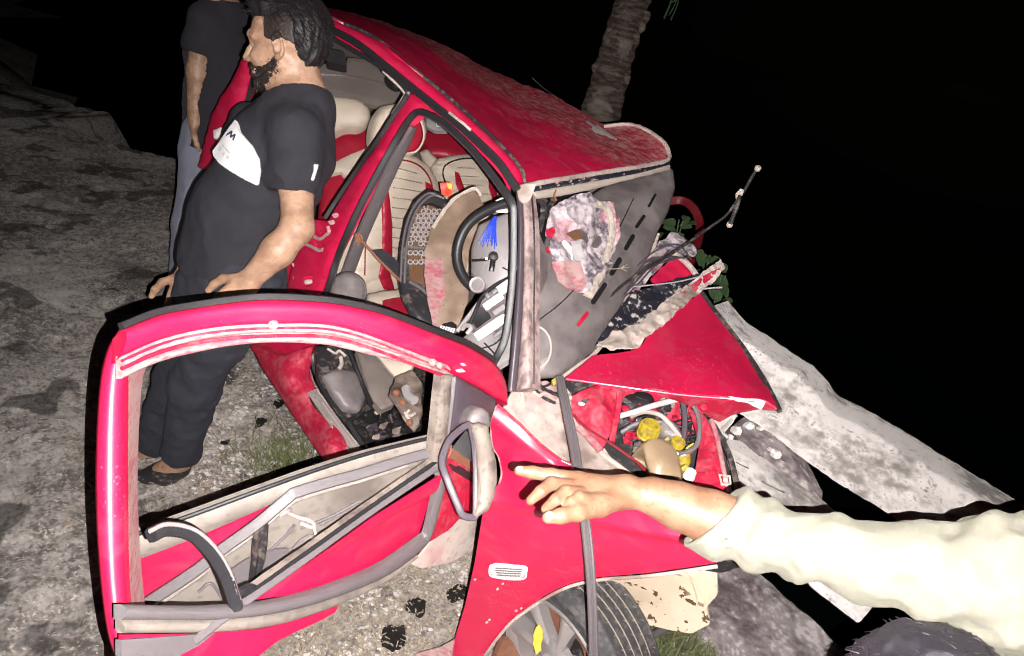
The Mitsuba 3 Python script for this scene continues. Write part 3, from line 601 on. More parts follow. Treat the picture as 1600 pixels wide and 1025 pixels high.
cp('rear_seat__belt_label', panel([(681, 187, 3.08), (689, 187, 3.09), (691, 198, 3.09), (682, 198, 3.08)], th=.002), 'm_white')
cp('rear_seat__label_mark', tube([(683, 190, 3.075), (688, 190, 3.075), (688, 196, 3.075), (684, 196, 3.075)], .0025, closed=True, sm=False), 'm_ink')
cp('rear_seat__cream_side', panel([(655, 238, 3.05), (668, 232, 3.05), (692, 258, 3.04), (700, 280, 3.0), (680, 284, 2.98), (664, 262, 3.0)], th=.04, step=4, puff=.015), 'm_seat_cream', 50)
# driver's seat
seat_z = lambda u, v: 1 / (1 / 2.49 + (v - 440) * ((1 / 2.26 - 1 / 2.49) / -190) * 0.6 + (u - 560) * ((1 / 2.75 - 1 / 2.30) / 90) * 0.62)
sz = lambda L, d=0.0: [(u, v, float(np.clip(seat_z(u, v), 2.2, 2.95)) + d) for u, v in L]
def ribs(P):
    y = W(P)[:, 2]; return .006 * np.abs(np.sin(y * 70)) ** .4 + .005 * nz(P, 12, 2)
seat_m = panel(sz([(606, 250), (625, 240), (645, 243), (664, 256), (675, 275), (682, 300), (684, 340), (676, 400), (660, 450), (640, 470), (615, 470), (590, 470), (565, 466), (545, 440), (548, 400), (560, 356), (578, 310), (594, 272)]), th=.10, step=2.6, puff=.045, edge=.07, disp=ribs)
put(f'{CAR}__driver_seat', seat_m, 'm_seat_cream', 50, 'cream seat with red side stripes and ribbed backrest')
sd = on_surface(seat_m, .005)
rz_ = lambda L: [(u, v, float(z)) for (u, v), z in zip(L, sd(np.array(L, float)))]
cp('driver_seat__red_stripe', panel([(599, 274), (605, 287), (609, 310), (613, 350), (613, 400), (609, 425), (618, 456), (600, 452), (592, 432), (598, 400), (598, 350), (596, 310), (596, 286)], th=.012, step=3, depth=on_surface(seat_m, .004), puff=.006, edge=.015), 'm_seat_red', 50)
cp('driver_seat__piping', tube(rz_([(612, 249), (640, 252), (660, 263), (673, 283), (678, 310)]), .0032), 'm_piping')
cp('driver_seat__piping', tube(rz_([(573, 335), (571, 380), (570, 430)]), .0026), 'm_piping')
# passenger seat
seat_p = panel([(672, 262, 3.0), (684, 248, 3.0), (712, 243, 3.04), (740, 242, 3.08), (758, 256, 3.1), (772, 282, 3.1), (782, 310, 3.06), (800, 350, 3.0), (790, 420, 2.9), (720, 430, 2.85), (690, 360, 2.9), (680, 300, 2.95)], th=.10, step=3, puff=.045, edge=.08, disp=ribs)
cp('passenger_seat', seat_p, 'm_seat_cream', 50)
sp_ = on_surface(seat_p, .004)
rp_ = lambda L: [(u, v, float(z)) for (u, v), z in zip(L, sp_(np.array(L, float)))]
cp('passenger_seat__red_stripe', panel([(711, 268), (717, 270), (729, 303), (721, 308), (712, 286)], depth=sp_, th=.012, step=3, puff=.005), 'm_seat_red')
cp('passenger_seat__red_stripe', panel([(764, 272), (771, 284), (780, 312), (792, 345), (786, 350), (772, 320), (764, 292)], depth=sp_, th=.012, step=3, puff=.005), 'm_seat_red')
cp('passenger_seat__piping', tube(rp_([(698, 292), (692, 270), (699, 256), (722, 248), (745, 248)]), .0034), 'm_rubber')

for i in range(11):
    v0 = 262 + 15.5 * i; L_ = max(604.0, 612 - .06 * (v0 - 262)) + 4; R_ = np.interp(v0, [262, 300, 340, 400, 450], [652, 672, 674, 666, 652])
    cp('driver_seat__rib_seam_shade', tube([(u, v, float(z) + .0008) for (u, v), z in zip([(L_, v0), ((L_ + R_) / 2, v0 + 4), (R_, v0 + 9)], on_surface(seat_m, .001)(np.array([(L_, v0), ((L_ + R_) / 2, v0 + 4), (R_, v0 + 9)], float)))], .0022, k=6, seg=5), 'm_seam_shade')  # seam lines whose darker cream paints in the shade between ribs
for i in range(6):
    v0 = 262 + 13 * i; cp('passenger_seat__rib_seam_shade', tube([(u, v, float(z)) for (u, v), z in zip([(714 + 1.2 * i, v0), (738, v0 + 1), (764 + 3 * i, v0 + 3)], on_surface(seat_p, .001)(np.array([(714 + 1.2 * i, v0), (738, v0 + 1), (764 + 3 * i, v0 + 3)], float)))], .0022, k=6, seg=5), 'm_seam_shade')  # same here: groove shade put into the colour of the seam lines
cp('driver_seat__red_tab', panel([(665, 284), (672, 287), (680, 298), (681, 308), (673, 303), (666, 298)], depth=on_surface(seat_m, .004), th=.01, step=3, puff=.005), 'm_seat_red')
cp('driver_seat__cushion', panel([(572, 462, 2.32), (600, 456, 2.36), (640, 452, 2.42), (680, 470, 2.45), (690, 510, 2.35), (650, 530, 2.25), (590, 500, 2.22), (566, 482, 2.25)], th=.12, step=5, puff=.03, edge=.05), 'm_seat_cream', 50)
cp('driver_seat__cushion_stripe', panel([(588, 466, 2.28), (630, 463, 2.33), (662, 470, 2.36), (668, 498, 2.29), (640, 500, 2.24), (600, 488, 2.22)], th=.012, step=4, puff=.008), 'm_seat_red', 50)
cp('driver_seat__headrest', panel([(578, 222, 2.43), (581, 196, 2.43), (591, 176, 2.43), (608, 164, 2.44), (630, 163, 2.48), (650, 172, 2.52), (663, 192, 2.54), (665, 214, 2.54), (656, 234, 2.52), (640, 241, 2.49), (615, 237, 2.46), (592, 240, 2.43)], th=.06, step=4, sm=True, puff=.04, edge=.06), 'm_seat_cream', 50)
cp('driver_seat__headrest_face', panel([(606, 186, 2.385), (622, 172, 2.40), (645, 177, 2.43), (658, 194, 2.45), (660, 216, 2.45), (651, 233, 2.44), (636, 238, 2.42), (618, 233, 2.40), (608, 212, 2.385)], th=.012, step=3, sm=True, puff=.008), 'm_seat_red', 50)
cp('driver_seat__headrest_piping', tube([(645, 176, 2.42), (659, 193, 2.44), (662, 216, 2.44), (652, 235, 2.43), (636, 240, 2.41)], .0035), 'm_seat_cream')

# belt bracket, side trim by the seat
cp('seat_belt', panel([(582, 391, 2.16), (600, 390, 2.17), (622, 408, 2.2), (630, 440, 2.22), (612, 424, 2.19), (596, 406, 2.17)], th=.004, step=4, disp=dents(.004, 20)), 'm_black_cloth')
cp('seat_belt__rod', tube([(561, 372, 2.12), (576, 388, 2.14), (600, 414, 2.16), (640, 452, 2.2)], .0045), 'm_rust')
cp('seat_belt__buckle', cat([panel([(554, 366, 2.11), (560, 363, 2.11), (567, 370, 2.115), (566, 377, 2.12), (559, 381, 2.12), (555, 376, 2.115)], th=.008, step=2.5, torn=1.5), tube([(556, 366, 2.105), (563, 375, 2.11), (558, 384, 2.11)], .004)]), 'm_rust')
cp('recliner_cover', panel([(522, 436, 2.16), (540, 424, 2.17), (558, 428, 2.18), (570, 440, 2.19), (573, 458, 2.19), (566, 476, 2.18), (552, 482, 2.16), (530, 484, 2.14), (516, 470, 2.13)], th=.03, step=4, sm=True, puff=.018, edge=.03, disp=dents(.003, 25)), 'm_plastic', 45)
cp('recliner_cover__rim', tube([(556, 430, 2.15), (568, 442, 2.155), (571, 458, 2.155), (563, 474, 2.145)], .004), 'm_rubber_grey')

# loose things in front of the seat that belong to the car
cp('speaker_trim', panel([(622, 424, 2.2), (625, 382, 2.22), (632, 342, 2.25), (647, 312, 2.27), (668, 295, 2.29), (688, 300, 2.3), (704, 318, 2.3), (704, 345, 2.28), (690, 375, 2.26), (684, 420, 2.24), (690, 520, 2.15), (660, 512, 2.13), (640, 490, 2.14), (626, 462, 2.17)],
                      th=.012, step=4, puff=.012, edge=.02, holes=[[(637, 366), (645, 338), (658, 321), (675, 319), (690, 326), (690, 345), (680, 372), (678, 420), (682, 458), (660, 448), (640, 440), (637, 400)]], disp=dents(.003, 25)), 'm_dark', 45, label='dusty dark door trim with honeycomb speaker grille')
for k in range(2): cp('speaker_trim__moulding', tube([(u + 6 * k, v + 3 * k, z - .018) for u, v, z in [(626, 440, 2.19), (629, 385, 2.215), (637, 345, 2.24), (651, 317, 2.26), (670, 302, 2.28), (688, 307, 2.29)]], .004), 'm_rubber_grey')
hexes = []
for r_ in range(13):
    for c_ in range(8):
        u, v = 641 + 8.2 * c_ + 4.1 * (r_ % 2), 323 + 7.2 * r_
        if not (abs(u - 664) < 30 and Polygon([(640, 366), (647, 340), (659, 322), (690, 326), (690, 345), (680, 372), (678, 424), (640, 424)]).contains(shapely.Point(u, v))): continue
        if v > 372 and rng.random() < .45: continue
        hexes.append(tube([(u + 3.7 * math.cos(a), v + 3.7 * math.sin(a), 2.262 - .0012 * (v - 340)) for a in np.arange(6) * math.pi / 3], .0026, k=4, sm=False, closed=True))
cp('speaker_trim__honeycomb', cat(hexes), 'm_grey_light', False, kind='stuff')
cp('speaker_trim__backing', panel([(634, 366, 2.30), (645, 332, 2.32), (660, 316, 2.33), (700, 322, 2.34), (690, 380, 2.3), (688, 470, 2.22), (640, 450, 2.24)], th=.004, step=5, disp=lambda P: .012 * nz(P, 40, 3)), 'm_brown')
cp('speaker_trim__bar', cat([tube([(636, 385, 2.21), (660, 388, 2.22), (684, 388, 2.22)], .005), tube([(640, 440, 2.17), (660, 452, 2.16), (684, 474, 2.15)], .006)]), 'm_rubber_grey')
cp('hardboard', panel([(664, 418, 2.12), (664, 390, 2.13), (674, 358, 2.16), (698, 323, 2.2), (716, 308, 2.22), (740, 297, 2.24), (750, 306, 2.24), (757, 322, 2.23), (748, 350, 2.19), (736, 380, 2.16), (728, 420, 2.12), (733, 448, 2.08), (732, 470, 2.05), (712, 520, 2.0), (682, 518, 2.0), (670, 478, 2.05)],
                   th=.006, step=4, torn=2, disp=dents(.010, 9)), 'm_board', 40, label='torn brown sheet of trim board')
cp('hardboard__torn_edge', tube([(676, 356, 2.14), (699, 322, 2.18), (717, 306, 2.2), (741, 295, 2.22), (752, 306, 2.22)], .006, seg=10, flat=.003, disp=lambda P: .006 * nz(P, 60, 2)), 'm_trim')
cp('hardboard__red_panel', panel([(664, 402, 2.105), (672, 407, 2.105), (690, 403, 2.11), (694, 440, 2.08), (699, 497, 2.03), (690, 520, 2.0), (678, 516, 2.0), (668, 470, 2.04), (663, 430, 2.08)], th=.004, step=4, torn=1.5, disp=dents(.004, 25)), 'm_jamb', 40)
cp('vent_grille', panel([(682, 516, 1.96), (692, 506, 1.97), (706, 502, 1.98), (714, 508, 1.98), (710, 526, 1.96), (690, 528, 1.95)], th=.03, step=3, puff=.01), 'm_rubber')
for k in range(6): cp('vent_grille__slat', tube([(685 + 4.2 * k, 522 + .8 * k, 1.935), (690 + 4.0 * k, 509 + .9 * k, 1.945)], .003, sm=False), 'm_white')

# steering wheel and column
arc = [(806, 315), (790, 318), (770, 325), (750, 335), (732, 350), (720, 370), (714, 395), (717, 418), (726, 436), (738, 449)]
cp('steering_wheel', tube([(u, v, 2.0 + .0006 * (760 - u)) for u, v in arc], .0155, k=14), 'm_rubber', 60, label='broken black steering wheel')
for a in (0, 1): cp('steering_wheel__torn_grip', panel([(774, 313 + 16 * a, 1.985), (790, 306 + 20 * a, 1.98), (800, 306 + 20 * a, 1.98), (797, 314 + 16 * a, 1.97), (778, 318 + 13 * a, 1.975)], th=.004, step=3), 'm_white')
cp('steering_column', panel([(748, 352, 2.06), (772, 340, 2.05), (800, 330, 2.04), (815, 350, 2.02), (812, 440, 1.95), (780, 462, 1.94), (752, 450, 1.97), (736, 432, 2.02), (736, 390, 2.06)], [(775, 395, 1.97)], th=.06, step=5, puff=.02, edge=.06, disp=dents(.004, 12)), 'm_grey_light', 45)
cp('steering_column__stalk', cat([tube([(738, 407, 1.96), (756, 406, 1.94), (770, 403, 1.92)], .004), revolve([(.001, -.012), (.012, -.01), (.014, 0), (.012, .012), (.001, .014)], cam(771, 401, 1.905), [.1, -.2, -1], 20), tube([(771, 404, 1.91), (769, 416, 1.9), (768, 424, 1.9)], .008)]), 'm_rubber')
cp('steering_column__stalk_mark', cat([panel([(758, 402, 1.925), (762, 402, 1.925), (762, 406, 1.925), (758, 406, 1.925)], th=.004, step=2), panel([(765, 403, 1.92), (768, 403, 1.92), (768, 407, 1.92), (765, 407, 1.92)], th=.004, step=2)]), 'm_white')
cp('steering_column__lock_ring', revolve([(.017, 0), (.022, 0), (.0235, .005), (.0225, .016), (.017, .014)], cam(747, 446, 1.93), [-.15, -.1, -1], 36), 'm_grey_light')
cp('steering_column__lock_barrel', revolve([(.001, .006), (.0175, .006), (.0185, -.02)], cam(747, 446, 1.93), [-.15, -.1, -1], 30), 'm_plastic')
cp('steering_column__panel_gap', tube([(785, 418, 1.93), (798, 424, 1.92), (808, 428, 1.92)], .002), 'm_char')
cp('steering_column__torn_cover', panel([(773, 350, 2.02), (786, 346, 2.02), (800, 372, 2.0), (800, 388, 1.99), (786, 382, 2.0), (774, 368, 2.01)], th=.006, step=4, disp=dents(.01, 22)), 'm_brown')

# fuse box and lower dash
fx = axes(cam(790, 470, 1.9) - cam(746, 500, 1.9), cam(760, 520, 1.9) - cam(746, 500, 1.9))
cp('fuse_box', panel([(730, 498, 1.91), (748, 470, 1.93), (770, 448, 1.94), (797, 434, 1.95), (800, 490, 1.92), (790, 512, 1.9), (752, 522, 1.88), (736, 512, 1.89)], th=.02, step=4, disp=lambda P: .006 * nz(P, 45, 2)), 'm_plastic', 25)
cp('fuse_box__frame', tube([(734, 508, 1.885), (746, 480, 1.90), (752, 466, 1.91), (772, 447, 1.92), (800, 432, 1.93)], .006), 'm_rubber')
cp('fuse_box__dark_cover', panel([(738, 503, 1.88), (750, 477, 1.89), (763, 488, 1.885), (768, 495, 1.88), (744, 512, 1.87)], th=.006, step=4), 'm_rubber')
for u, v, s, mt in [(771, 471, (.062, .022, .02), 'm_white'), (762, 480, (.02, .02, .018), 'm_rubber_grey'), (780, 484, (.04, .018, .016), 'm_rubber_grey'), (766, 512, (.095, .026, .03), 'm_white'), (787, 498, (.05, .022, .026), 'm_white'), (773, 455, (.02, .014, .02), 'm_rubber'), (790, 448, (.05, .03, .01), 'm_grey_light'), (762, 462, (.014, .018, .02), 'm_rubber'), (778, 521, (.03, .012, .014), 'm_rubber')]:
    cp('fuse_box__plug', block(u, v, 1.868, s, fx, .003), mt, 30)
cp('lower_dash', panel([(720, 530, 1.92), (745, 510, 1.92), (780, 520, 1.9), (800, 480, 1.92), (808, 520, 1.86), (796, 560, 1.82), (776, 572, 1.80), (740, 552, 1.86)], th=.02, step=5, puff=.008, disp=dents(.004, 14)), 'm_grey_light', 40)
cp('lower_dash__seam', cat([tube([(752, 545, 1.83), (776, 535, 1.85), (800, 505, 1.87)], .002), tube([(757, 536, 1.84), (772, 552, 1.81), (780, 562, 1.79)], .002)]), 'm_char')
cp('lower_dash__lever', cat([tube([(714, 518, 1.9), (735, 490, 1.91), (752, 468, 1.93)], .006), tube([(722, 514, 1.89), (728, 508, 1.88), (736, 512, 1.87), (730, 522, 1.87)], .007)]), 'm_grey_light')
# seen through the door's window: seat base, floor mess
cp('seat_base', panel([(492, 540, 2.18), (548, 540, 2.22), (560, 580, 2.2), (577, 622, 2.16), (565, 646, 2.1), (545, 652, 2.06), (520, 622, 2.07), (498, 586, 2.1)], th=.03, step=4, puff=.01, disp=lambda P: .007 * nz(P, 22, 3)), 'm_dark', 40)
cp('seat_base__side_cover', panel([(503, 586, 2.06), (528, 574, 2.09), (555, 580, 2.12), (573, 620, 2.12), (562, 642, 2.07), (540, 640, 2.04), (520, 616, 2.04)], th=.02, step=4, puff=.012, disp=dents(.006, 20)), 'm_plastic', 45)
cp('seat_base__rail', tube([(542, 540, 2.17), (556, 575, 2.14), (568, 605, 2.12), (580, 632, 2.08)], .008), 'm_rubber')
cp('seat_base__cable', cat([tube([(512, 545, 2.1), (524, 552, 2.09), (530, 548, 2.08), (540, 556, 2.09)], .004), tube([(532, 558, 2.08), (534, 568, 2.07), (530, 576, 2.06)], .006)]), 'm_dust')
cp('tunnel_trim', panel([(556, 545, 2.3), (592, 552, 2.32), (620, 590, 2.28), (618, 630, 2.2), (596, 640, 2.16), (578, 615, 2.18)], th=.03, step=5, puff=.01, disp=dents(.008, 14)), 'm_taupe', 40)
cp('tunnel_trim__cream_piece', panel([(586, 552, 2.24), (648, 566, 2.22), (642, 578, 2.2), (622, 594, 2.18), (604, 574, 2.2)], th=.02, step=4, puff=.008), 'm_seat_cream', 45)
cp('pedal_bracket', panel([(622, 592, 2.0), (646, 582, 2.0), (658, 596, 1.98), (660, 640, 1.93), (655, 664, 1.9), (646, 673, 1.89), (632, 660, 1.91), (622, 640, 1.94), (610, 624, 1.97), (614, 608, 1.99)], th=.012, step=3, torn=1, disp=lambda P: .018 * ridge(P, 16, 3)), 'm_bark', 28)
for u, v in ((619, 614), (629, 629), (640, 660)): cp('pedal_bracket__bush', revolve([(.001, .002), (.0055, .002), (.008, .006), (.010, .004), (.011, -.008)], cam(u, v, 1.945 - .0012 * (v - 614)), [.1, -.2, -1], 18), 'm_rust')
cp('pedal_bracket__steel_sleeve', tube([(634, 606, 1.95), (638, 618, 1.93), (648, 626, 1.91)], .014), 'm_grey_light')
cp('pedal_bracket__cable', cat([tube([(632, 645, 1.9), (640, 650, 1.89), (648, 646, 1.88)], .004), tube([(640, 655, 1.89), (634, 648, 1.89), (640, 640, 1.89)], .003)]), 'm_trim')
for i in range(26):
    u, v = 572 + 50 * rng.random(), 630 + 62 * rng.random()
    if u + v > 1300 or v > 715 - .3 * (u - 560): continue
    a, b, c = rng.normal(size=(3, 2)) * 9
    z0 = zh(u, v, .33)
    cp('floor_scrap', panel([(u, v, z0), (u + 9 + a[0] * .3, v + a[1] * .4, z0 - .02), (u + 7 + b[0] * .4, v + 8 + b[1] * .4, z0 - .01), (u - 2 + c[0] * .3, v + 6, z0)], th=.006, step=3, disp=dents(.012, 40, i)), ['m_char', 'm_dark', 'm_mauve', 'm_dust', 'm_char', 'm_plastic'][i % 6], 30)

# C pillar and rear quarter behind the man in the black shirt
cq = [(470, 8), (500, 22), (455, 50), (420, 80), (398, 100), (388, 130), (375, 180), (352, 232), (330, 268), (310, 262), (322, 215), (331, 180), (344, 152), (362, 130), (374, 100), (388, 76), (420, 40)]
cp('rear_quarter', panel(cq, [(u, v, zl(u, v, 1.25 if u < 400 else 1.33)) for u, v in cq], th=.03, step=5, puff=.02, edge=.04, disp=dents(.006, 10)), 'm_paint', 45)
cp('rear_quarter__window_seal', tube(add_z([(500, 34), (440, 72), (404, 104), (394, 132), (381, 182), (360, 232)], 1.26), .010, flat=.008), 'm_rubber')
cp('rear_quarter__tail_lamp', panel([(333, 204, 2.42), (346, 198, 2.42), (354, 204, 2.42), (350, 218, 2.42), (334, 216, 2.42)], th=.04, step=3, puff=.01), 'm_lens')
cp('rear_body', panel([(u, v, zl(u, v, 1.26)) for u, v in [(330, 240), (372, 190), (384, 210), (430, 330), (470, 372), (456, 412), (446, 456), (390, 538), (330, 430), (318, 300)]], th=.06, step=8, disp=dents(.01, 8)), 'm_paint', 45)
cp('rear_glass_frame', tube([(404, 104, 2.75), (386, 150, 2.8), (372, 196, 2.8)], .02, flat=.01), 'm_dark')
# ---------------------------------------------------------------- bonnet, wing, wheel, engine bay
hood = [(884, 590, 1.76), (905, 574, 1.80), (926, 556, 1.85), (955, 553, 1.87), (985, 549, 1.90), (1003, 540, 1.93), (1010, 527, 1.96), (1027, 514, 2.0), (1061, 482, 2.1), (1096, 456, 2.18), (1111, 479, 2.14), (1146, 524, 2.02), (1170, 558, 1.92), (1196, 600, 1.79), (1216, 641, 1.66),
        (1195, 627, 1.66), (1140, 622, 1.69), (1073, 617, 1.71), (1005, 608, 1.72), (941, 599, 1.74)]
cp('bonnet', panel(hood, [(1080, 560, 1.86), (1000, 580, 1.82), (1140, 590, 1.78)], th=.006, step=5, torn=.8, disp=dents(.006, 5)), 'm_paint', 45, label='red bonnet bent up and torn along its rear edge')
cp('bonnet__edge_flange', panel([(1005, 609, 1.72), (1073, 618, 1.705), (1140, 623, 1.685), (1195, 628, 1.655), (1215, 641, 1.655), (1187, 640, 1.70), (1146, 648, 1.75), (1125, 660, 1.78), (1112, 655, 1.79), (1093, 638, 1.77), (1040, 622, 1.74)], th=.005, step=4, disp=dents(.004, 20)), 'm_scuff', 30)
cp('bonnet__crease_edge', tube([(884, 592, 1.755), (941, 600, 1.735), (1005, 609, 1.715), (1073, 618, 1.70), (1140, 623, 1.682), (1196, 628, 1.652)], .0035), 'm_paint')  # thin bead in the body paint along the bonnet crease
cp('bonnet__white_chip', panel([(1138, 620, 1.675), (1160, 624, 1.665), (1184, 625, 1.652), (1196, 628, 1.648), (1190, 640, 1.66), (1178, 635, 1.668), (1170, 630, 1.668), (1152, 627, 1.672)], th=.004, step=2.5, torn=1), 'm_white')
cp('bonnet__bump_stop', revolve([(.001, .016), (.008, .014), (.010, 0), (.014, -.004)], cam(1099, 637, 1.755), [-.2, -.2, -1], 20), 'm_scuff')
cp('bonnet__front_edge', tube([(1097, 457, 2.17), (1113, 480, 2.13), (1148, 525, 2.01), (1172, 559, 1.91), (1198, 601, 1.78), (1218, 642, 1.65)], .007, flat=.005), 'm_dark')
cp('bonnet__peeled_lining', panel([(985, 458, 2.10), (1030, 446, 2.14), (1085, 430, 2.20), (1106, 426, 2.22), (1075, 452, 2.17), (1030, 484, 2.08), (1006, 514, 2.0), (970, 522, 1.96), (940, 542, 1.9), (930, 540, 1.9), (952, 505, 1.98), (972, 478, 2.05)], th=.006, step=3, torn=2,
                                 disp=lambda P: .016 * ridge(P * [1, 1.6, 1], 13, 4)), 'm_black', 25, label='crumpled black lining under the torn bonnet edge')
cp('bonnet__peeled_lip', panel([(932, 541, 1.885), (960, 520, 1.93), (1000, 508, 1.97), (1030, 480, 2.06), (1062, 456, 2.12), (1096, 428, 2.19), (1124, 409, 2.23), (1132, 420, 2.21), (1118, 438, 2.18), (1098, 454, 2.15), (1062, 484, 2.06), (1027, 516, 1.96), (1008, 530, 1.92), (1000, 541, 1.9), (985, 549, 1.87), (955, 549, 1.86)], th=.005, step=2.6, torn=2.2,
                              disp=lambda P: .014 * ridge(P, 22, 3)), 'm_dust', 25)
cp('bonnet__red_torn_strip', panel([(1026, 488, 2.05), (1062, 460, 2.11), (1100, 430, 2.17), (1130, 416, 2.2), (1131, 422, 2.2), (1104, 440, 2.16), (1064, 474, 2.08), (1030, 498, 2.02)], th=.004, step=3, torn=1.2, disp=dents(.006, 30)), 'm_scuff', 30)
cp('scuttle', panel([(1016, 437, 2.22), (1034, 418, 2.26), (1054, 400, 2.3), (1068, 406, 2.3), (1078, 418, 2.28), (1080, 430, 2.26), (1050, 441, 2.23), (1026, 448, 2.2)], th=.006, step=3, torn=1, disp=dents(.01, 16)), 'm_paint', 35)
cp('scuttle__dark_crease', panel([(985, 456, 2.14), (1006, 420, 2.26), (1024, 386, 2.36), (1048, 366, 2.42), (1068, 376, 2.42), (1086, 392, 2.4), (1084, 404, 2.36), (1056, 396, 2.34), (1034, 416, 2.28), (1014, 438, 2.22), (996, 456, 2.16)], th=.005, step=3, torn=1.5, disp=lambda P: .018 * ridge(P, 18, 3)), 'm_crumple', 25)
cp('scuttle__bent_bar', tube([(1054, 396, 2.3), (1070, 408, 2.27), (1084, 424, 2.24), (1097, 446, 2.19)], .010), 'm_dust')
cp('scuttle__red_hoop', tube([(1030, 318, 3.9), (1062, 313, 3.9), (1082, 324, 3.85), (1093, 348, 3.8), (1091, 374, 3.7), (1080, 405, 3.55), (1060, 440, 3.4)], .025, flat=.016), 'm_piping')
cp('scuttle__wiper_wire', cat([tube([(990, 448, 2.06), (1030, 444, 2.08), (1060, 440, 2.1), (1094, 432, 2.12)], .0022), tube([(1094, 452, 2.12), (1112, 450, 2.12), (1128, 449, 2.12)], .0028)]), 'm_grey_light')
cp('scuttle__fibre_tuft', cat([tube([(960 + 3 * i + a, 478 - 5 * i, 2.08 + .01 * i), (985 + 4 * i, 448 - 6 * i + b, 2.12 + .01 * i), (1010 + 6 * i, 425 - 4 * i + a, 2.2), (1040 + 5 * i, 402 - b, 2.26)], .0028, k=5) for i, (a, b) in enumerate(rng.normal(size=(9, 2)) * 5)]), 'm_mauve')

# front wing
wing = [(777, 633, 1.60), (792, 645, 1.60), (810, 662, 1.60), (842, 693, 1.60), (875, 719, 1.60), (894, 727, 1.58), (960, 752, 1.52), (1030, 776, 1.45), (1090, 806, 1.39), (1120, 846, 1.37), (1120, 882, 1.385), (1070, 890, 1.44), (1014, 898, 1.50), (960, 902, 1.56), (930, 905, 1.60), (900, 912, 1.63), (872, 922, 1.66), (847, 936, 1.69),
        (808, 963, 1.75), (780, 992, 1.80), (752, 1030, 1.86), (735, 1050, 1.88), (690, 1050, 1.93), (706, 1010, 1.88), (724, 951, 1.82), (740, 879, 1.74), (751, 812, 1.68), (758, 770, 1.66), (770, 768, 1.66), (781, 755, 1.66), (785, 738, 1.66), (781, 715, 1.65), (771, 698, 1.64), (768, 664, 1.62)]
wr = np.array([[0]])
def wing_fold(P):
    v = CV + FPX * P[:, 1] / P[:, 2]; u = CU + FPX * P[:, 0] / P[:, 2]
    line = 790 + .19 * (u - 770)
    sh = 640 + .80 * (u - 777) + 14                      # rolled shoulder below the upper edge
    return .006 * np.tanh((line - v) / 8.0) + .0055 * np.exp(-((v - line + 6) / 8.0) ** 2) + .011 * np.exp(-((v - sh) / 15.0) ** 2) * (u < 905) + .003 * nz(P, 6, 2)
cp('front_wing', panel(wing, [(850, 790, 1.585), (840, 880, 1.63), (960, 840, 1.50), (1040, 840, 1.43), (800, 720, 1.625), (780, 900, 1.70)], th=.008, step=3.2, disp=wing_fold), 'm_paint', 50, label='red front wing with a clear side lamp')
cp('front_wing__arch_lip', tube([(1120, 885, 1.375), (1014, 900, 1.49), (930, 907, 1.59), (872, 924, 1.65), (808, 965, 1.74), (780, 994, 1.79), (752, 1032, 1.85)], .004), 'm_dust')
cp('front_wing__upper_edge', tube([(777, 632, 1.597), (810, 661, 1.597), (842, 692, 1.597), (875, 718, 1.597), (894, 726, 1.577)], .0035), 'm_scuff')
cp('front_wing__white_chip', panel([(877, 719, 1.59), (892, 726, 1.575), (893, 732, 1.573), (877, 733, 1.585)], th=.003, step=3), 'm_white')
cp('front_wing__rear_edge', tube([(776, 634, 1.597), (768, 664, 1.615), (770, 697, 1.635), (779, 713, 1.645), (784, 738, 1.655), (780, 756, 1.655)], .003), 'm_jamb')
cp('front_wing__side_lamp', panel([(765, 888, 1.685), (770, 883, 1.682), (795, 884, 1.668), (820, 886, 1.654), (822, 894, 1.655), (818, 903, 1.66), (795, 904, 1.674), (770, 900, 1.688), (766, 896, 1.688)], th=.012, step=2.4, puff=.008, edge=.012), 'm_lens', 40)
for k in range(4): cp('front_wing__side_lamp_rib', tube([(773 + k, 887.5 + 3.6 * k, 1.668 + .002 * k), (795, 889 + 3.6 * k, 1.652 + .002 * k), (816 - k, 890 + 3.4 * k, 1.641 + .002 * k)], .0018, k=5), 'm_rubber_grey')
cp('front_wing__side_lamp_rim', tube([(765, 888, 1.678), (770, 882.5, 1.675), (795, 883.5, 1.661), (820.5, 885.5, 1.647), (822.5, 894, 1.648), (818.5, 904, 1.653), (795, 905, 1.667), (769.5, 901, 1.681), (765, 896, 1.681)], .0022, k=6, closed=True), 'm_white')
for u, v in [(758, 972), (762, 968), (783, 912), (804, 954), (740, 905), (775, 920), (812, 950)]: cp('front_wing__paint_nick', panel([(u + a, v + b, 1.7 - (u - 760) * .0006 - .012 + (v - 890) * .0008) for a, b in ((0, 0), (4, -2), (5, 1), (1, 3))], th=.002, step=2), 'm_jamb')

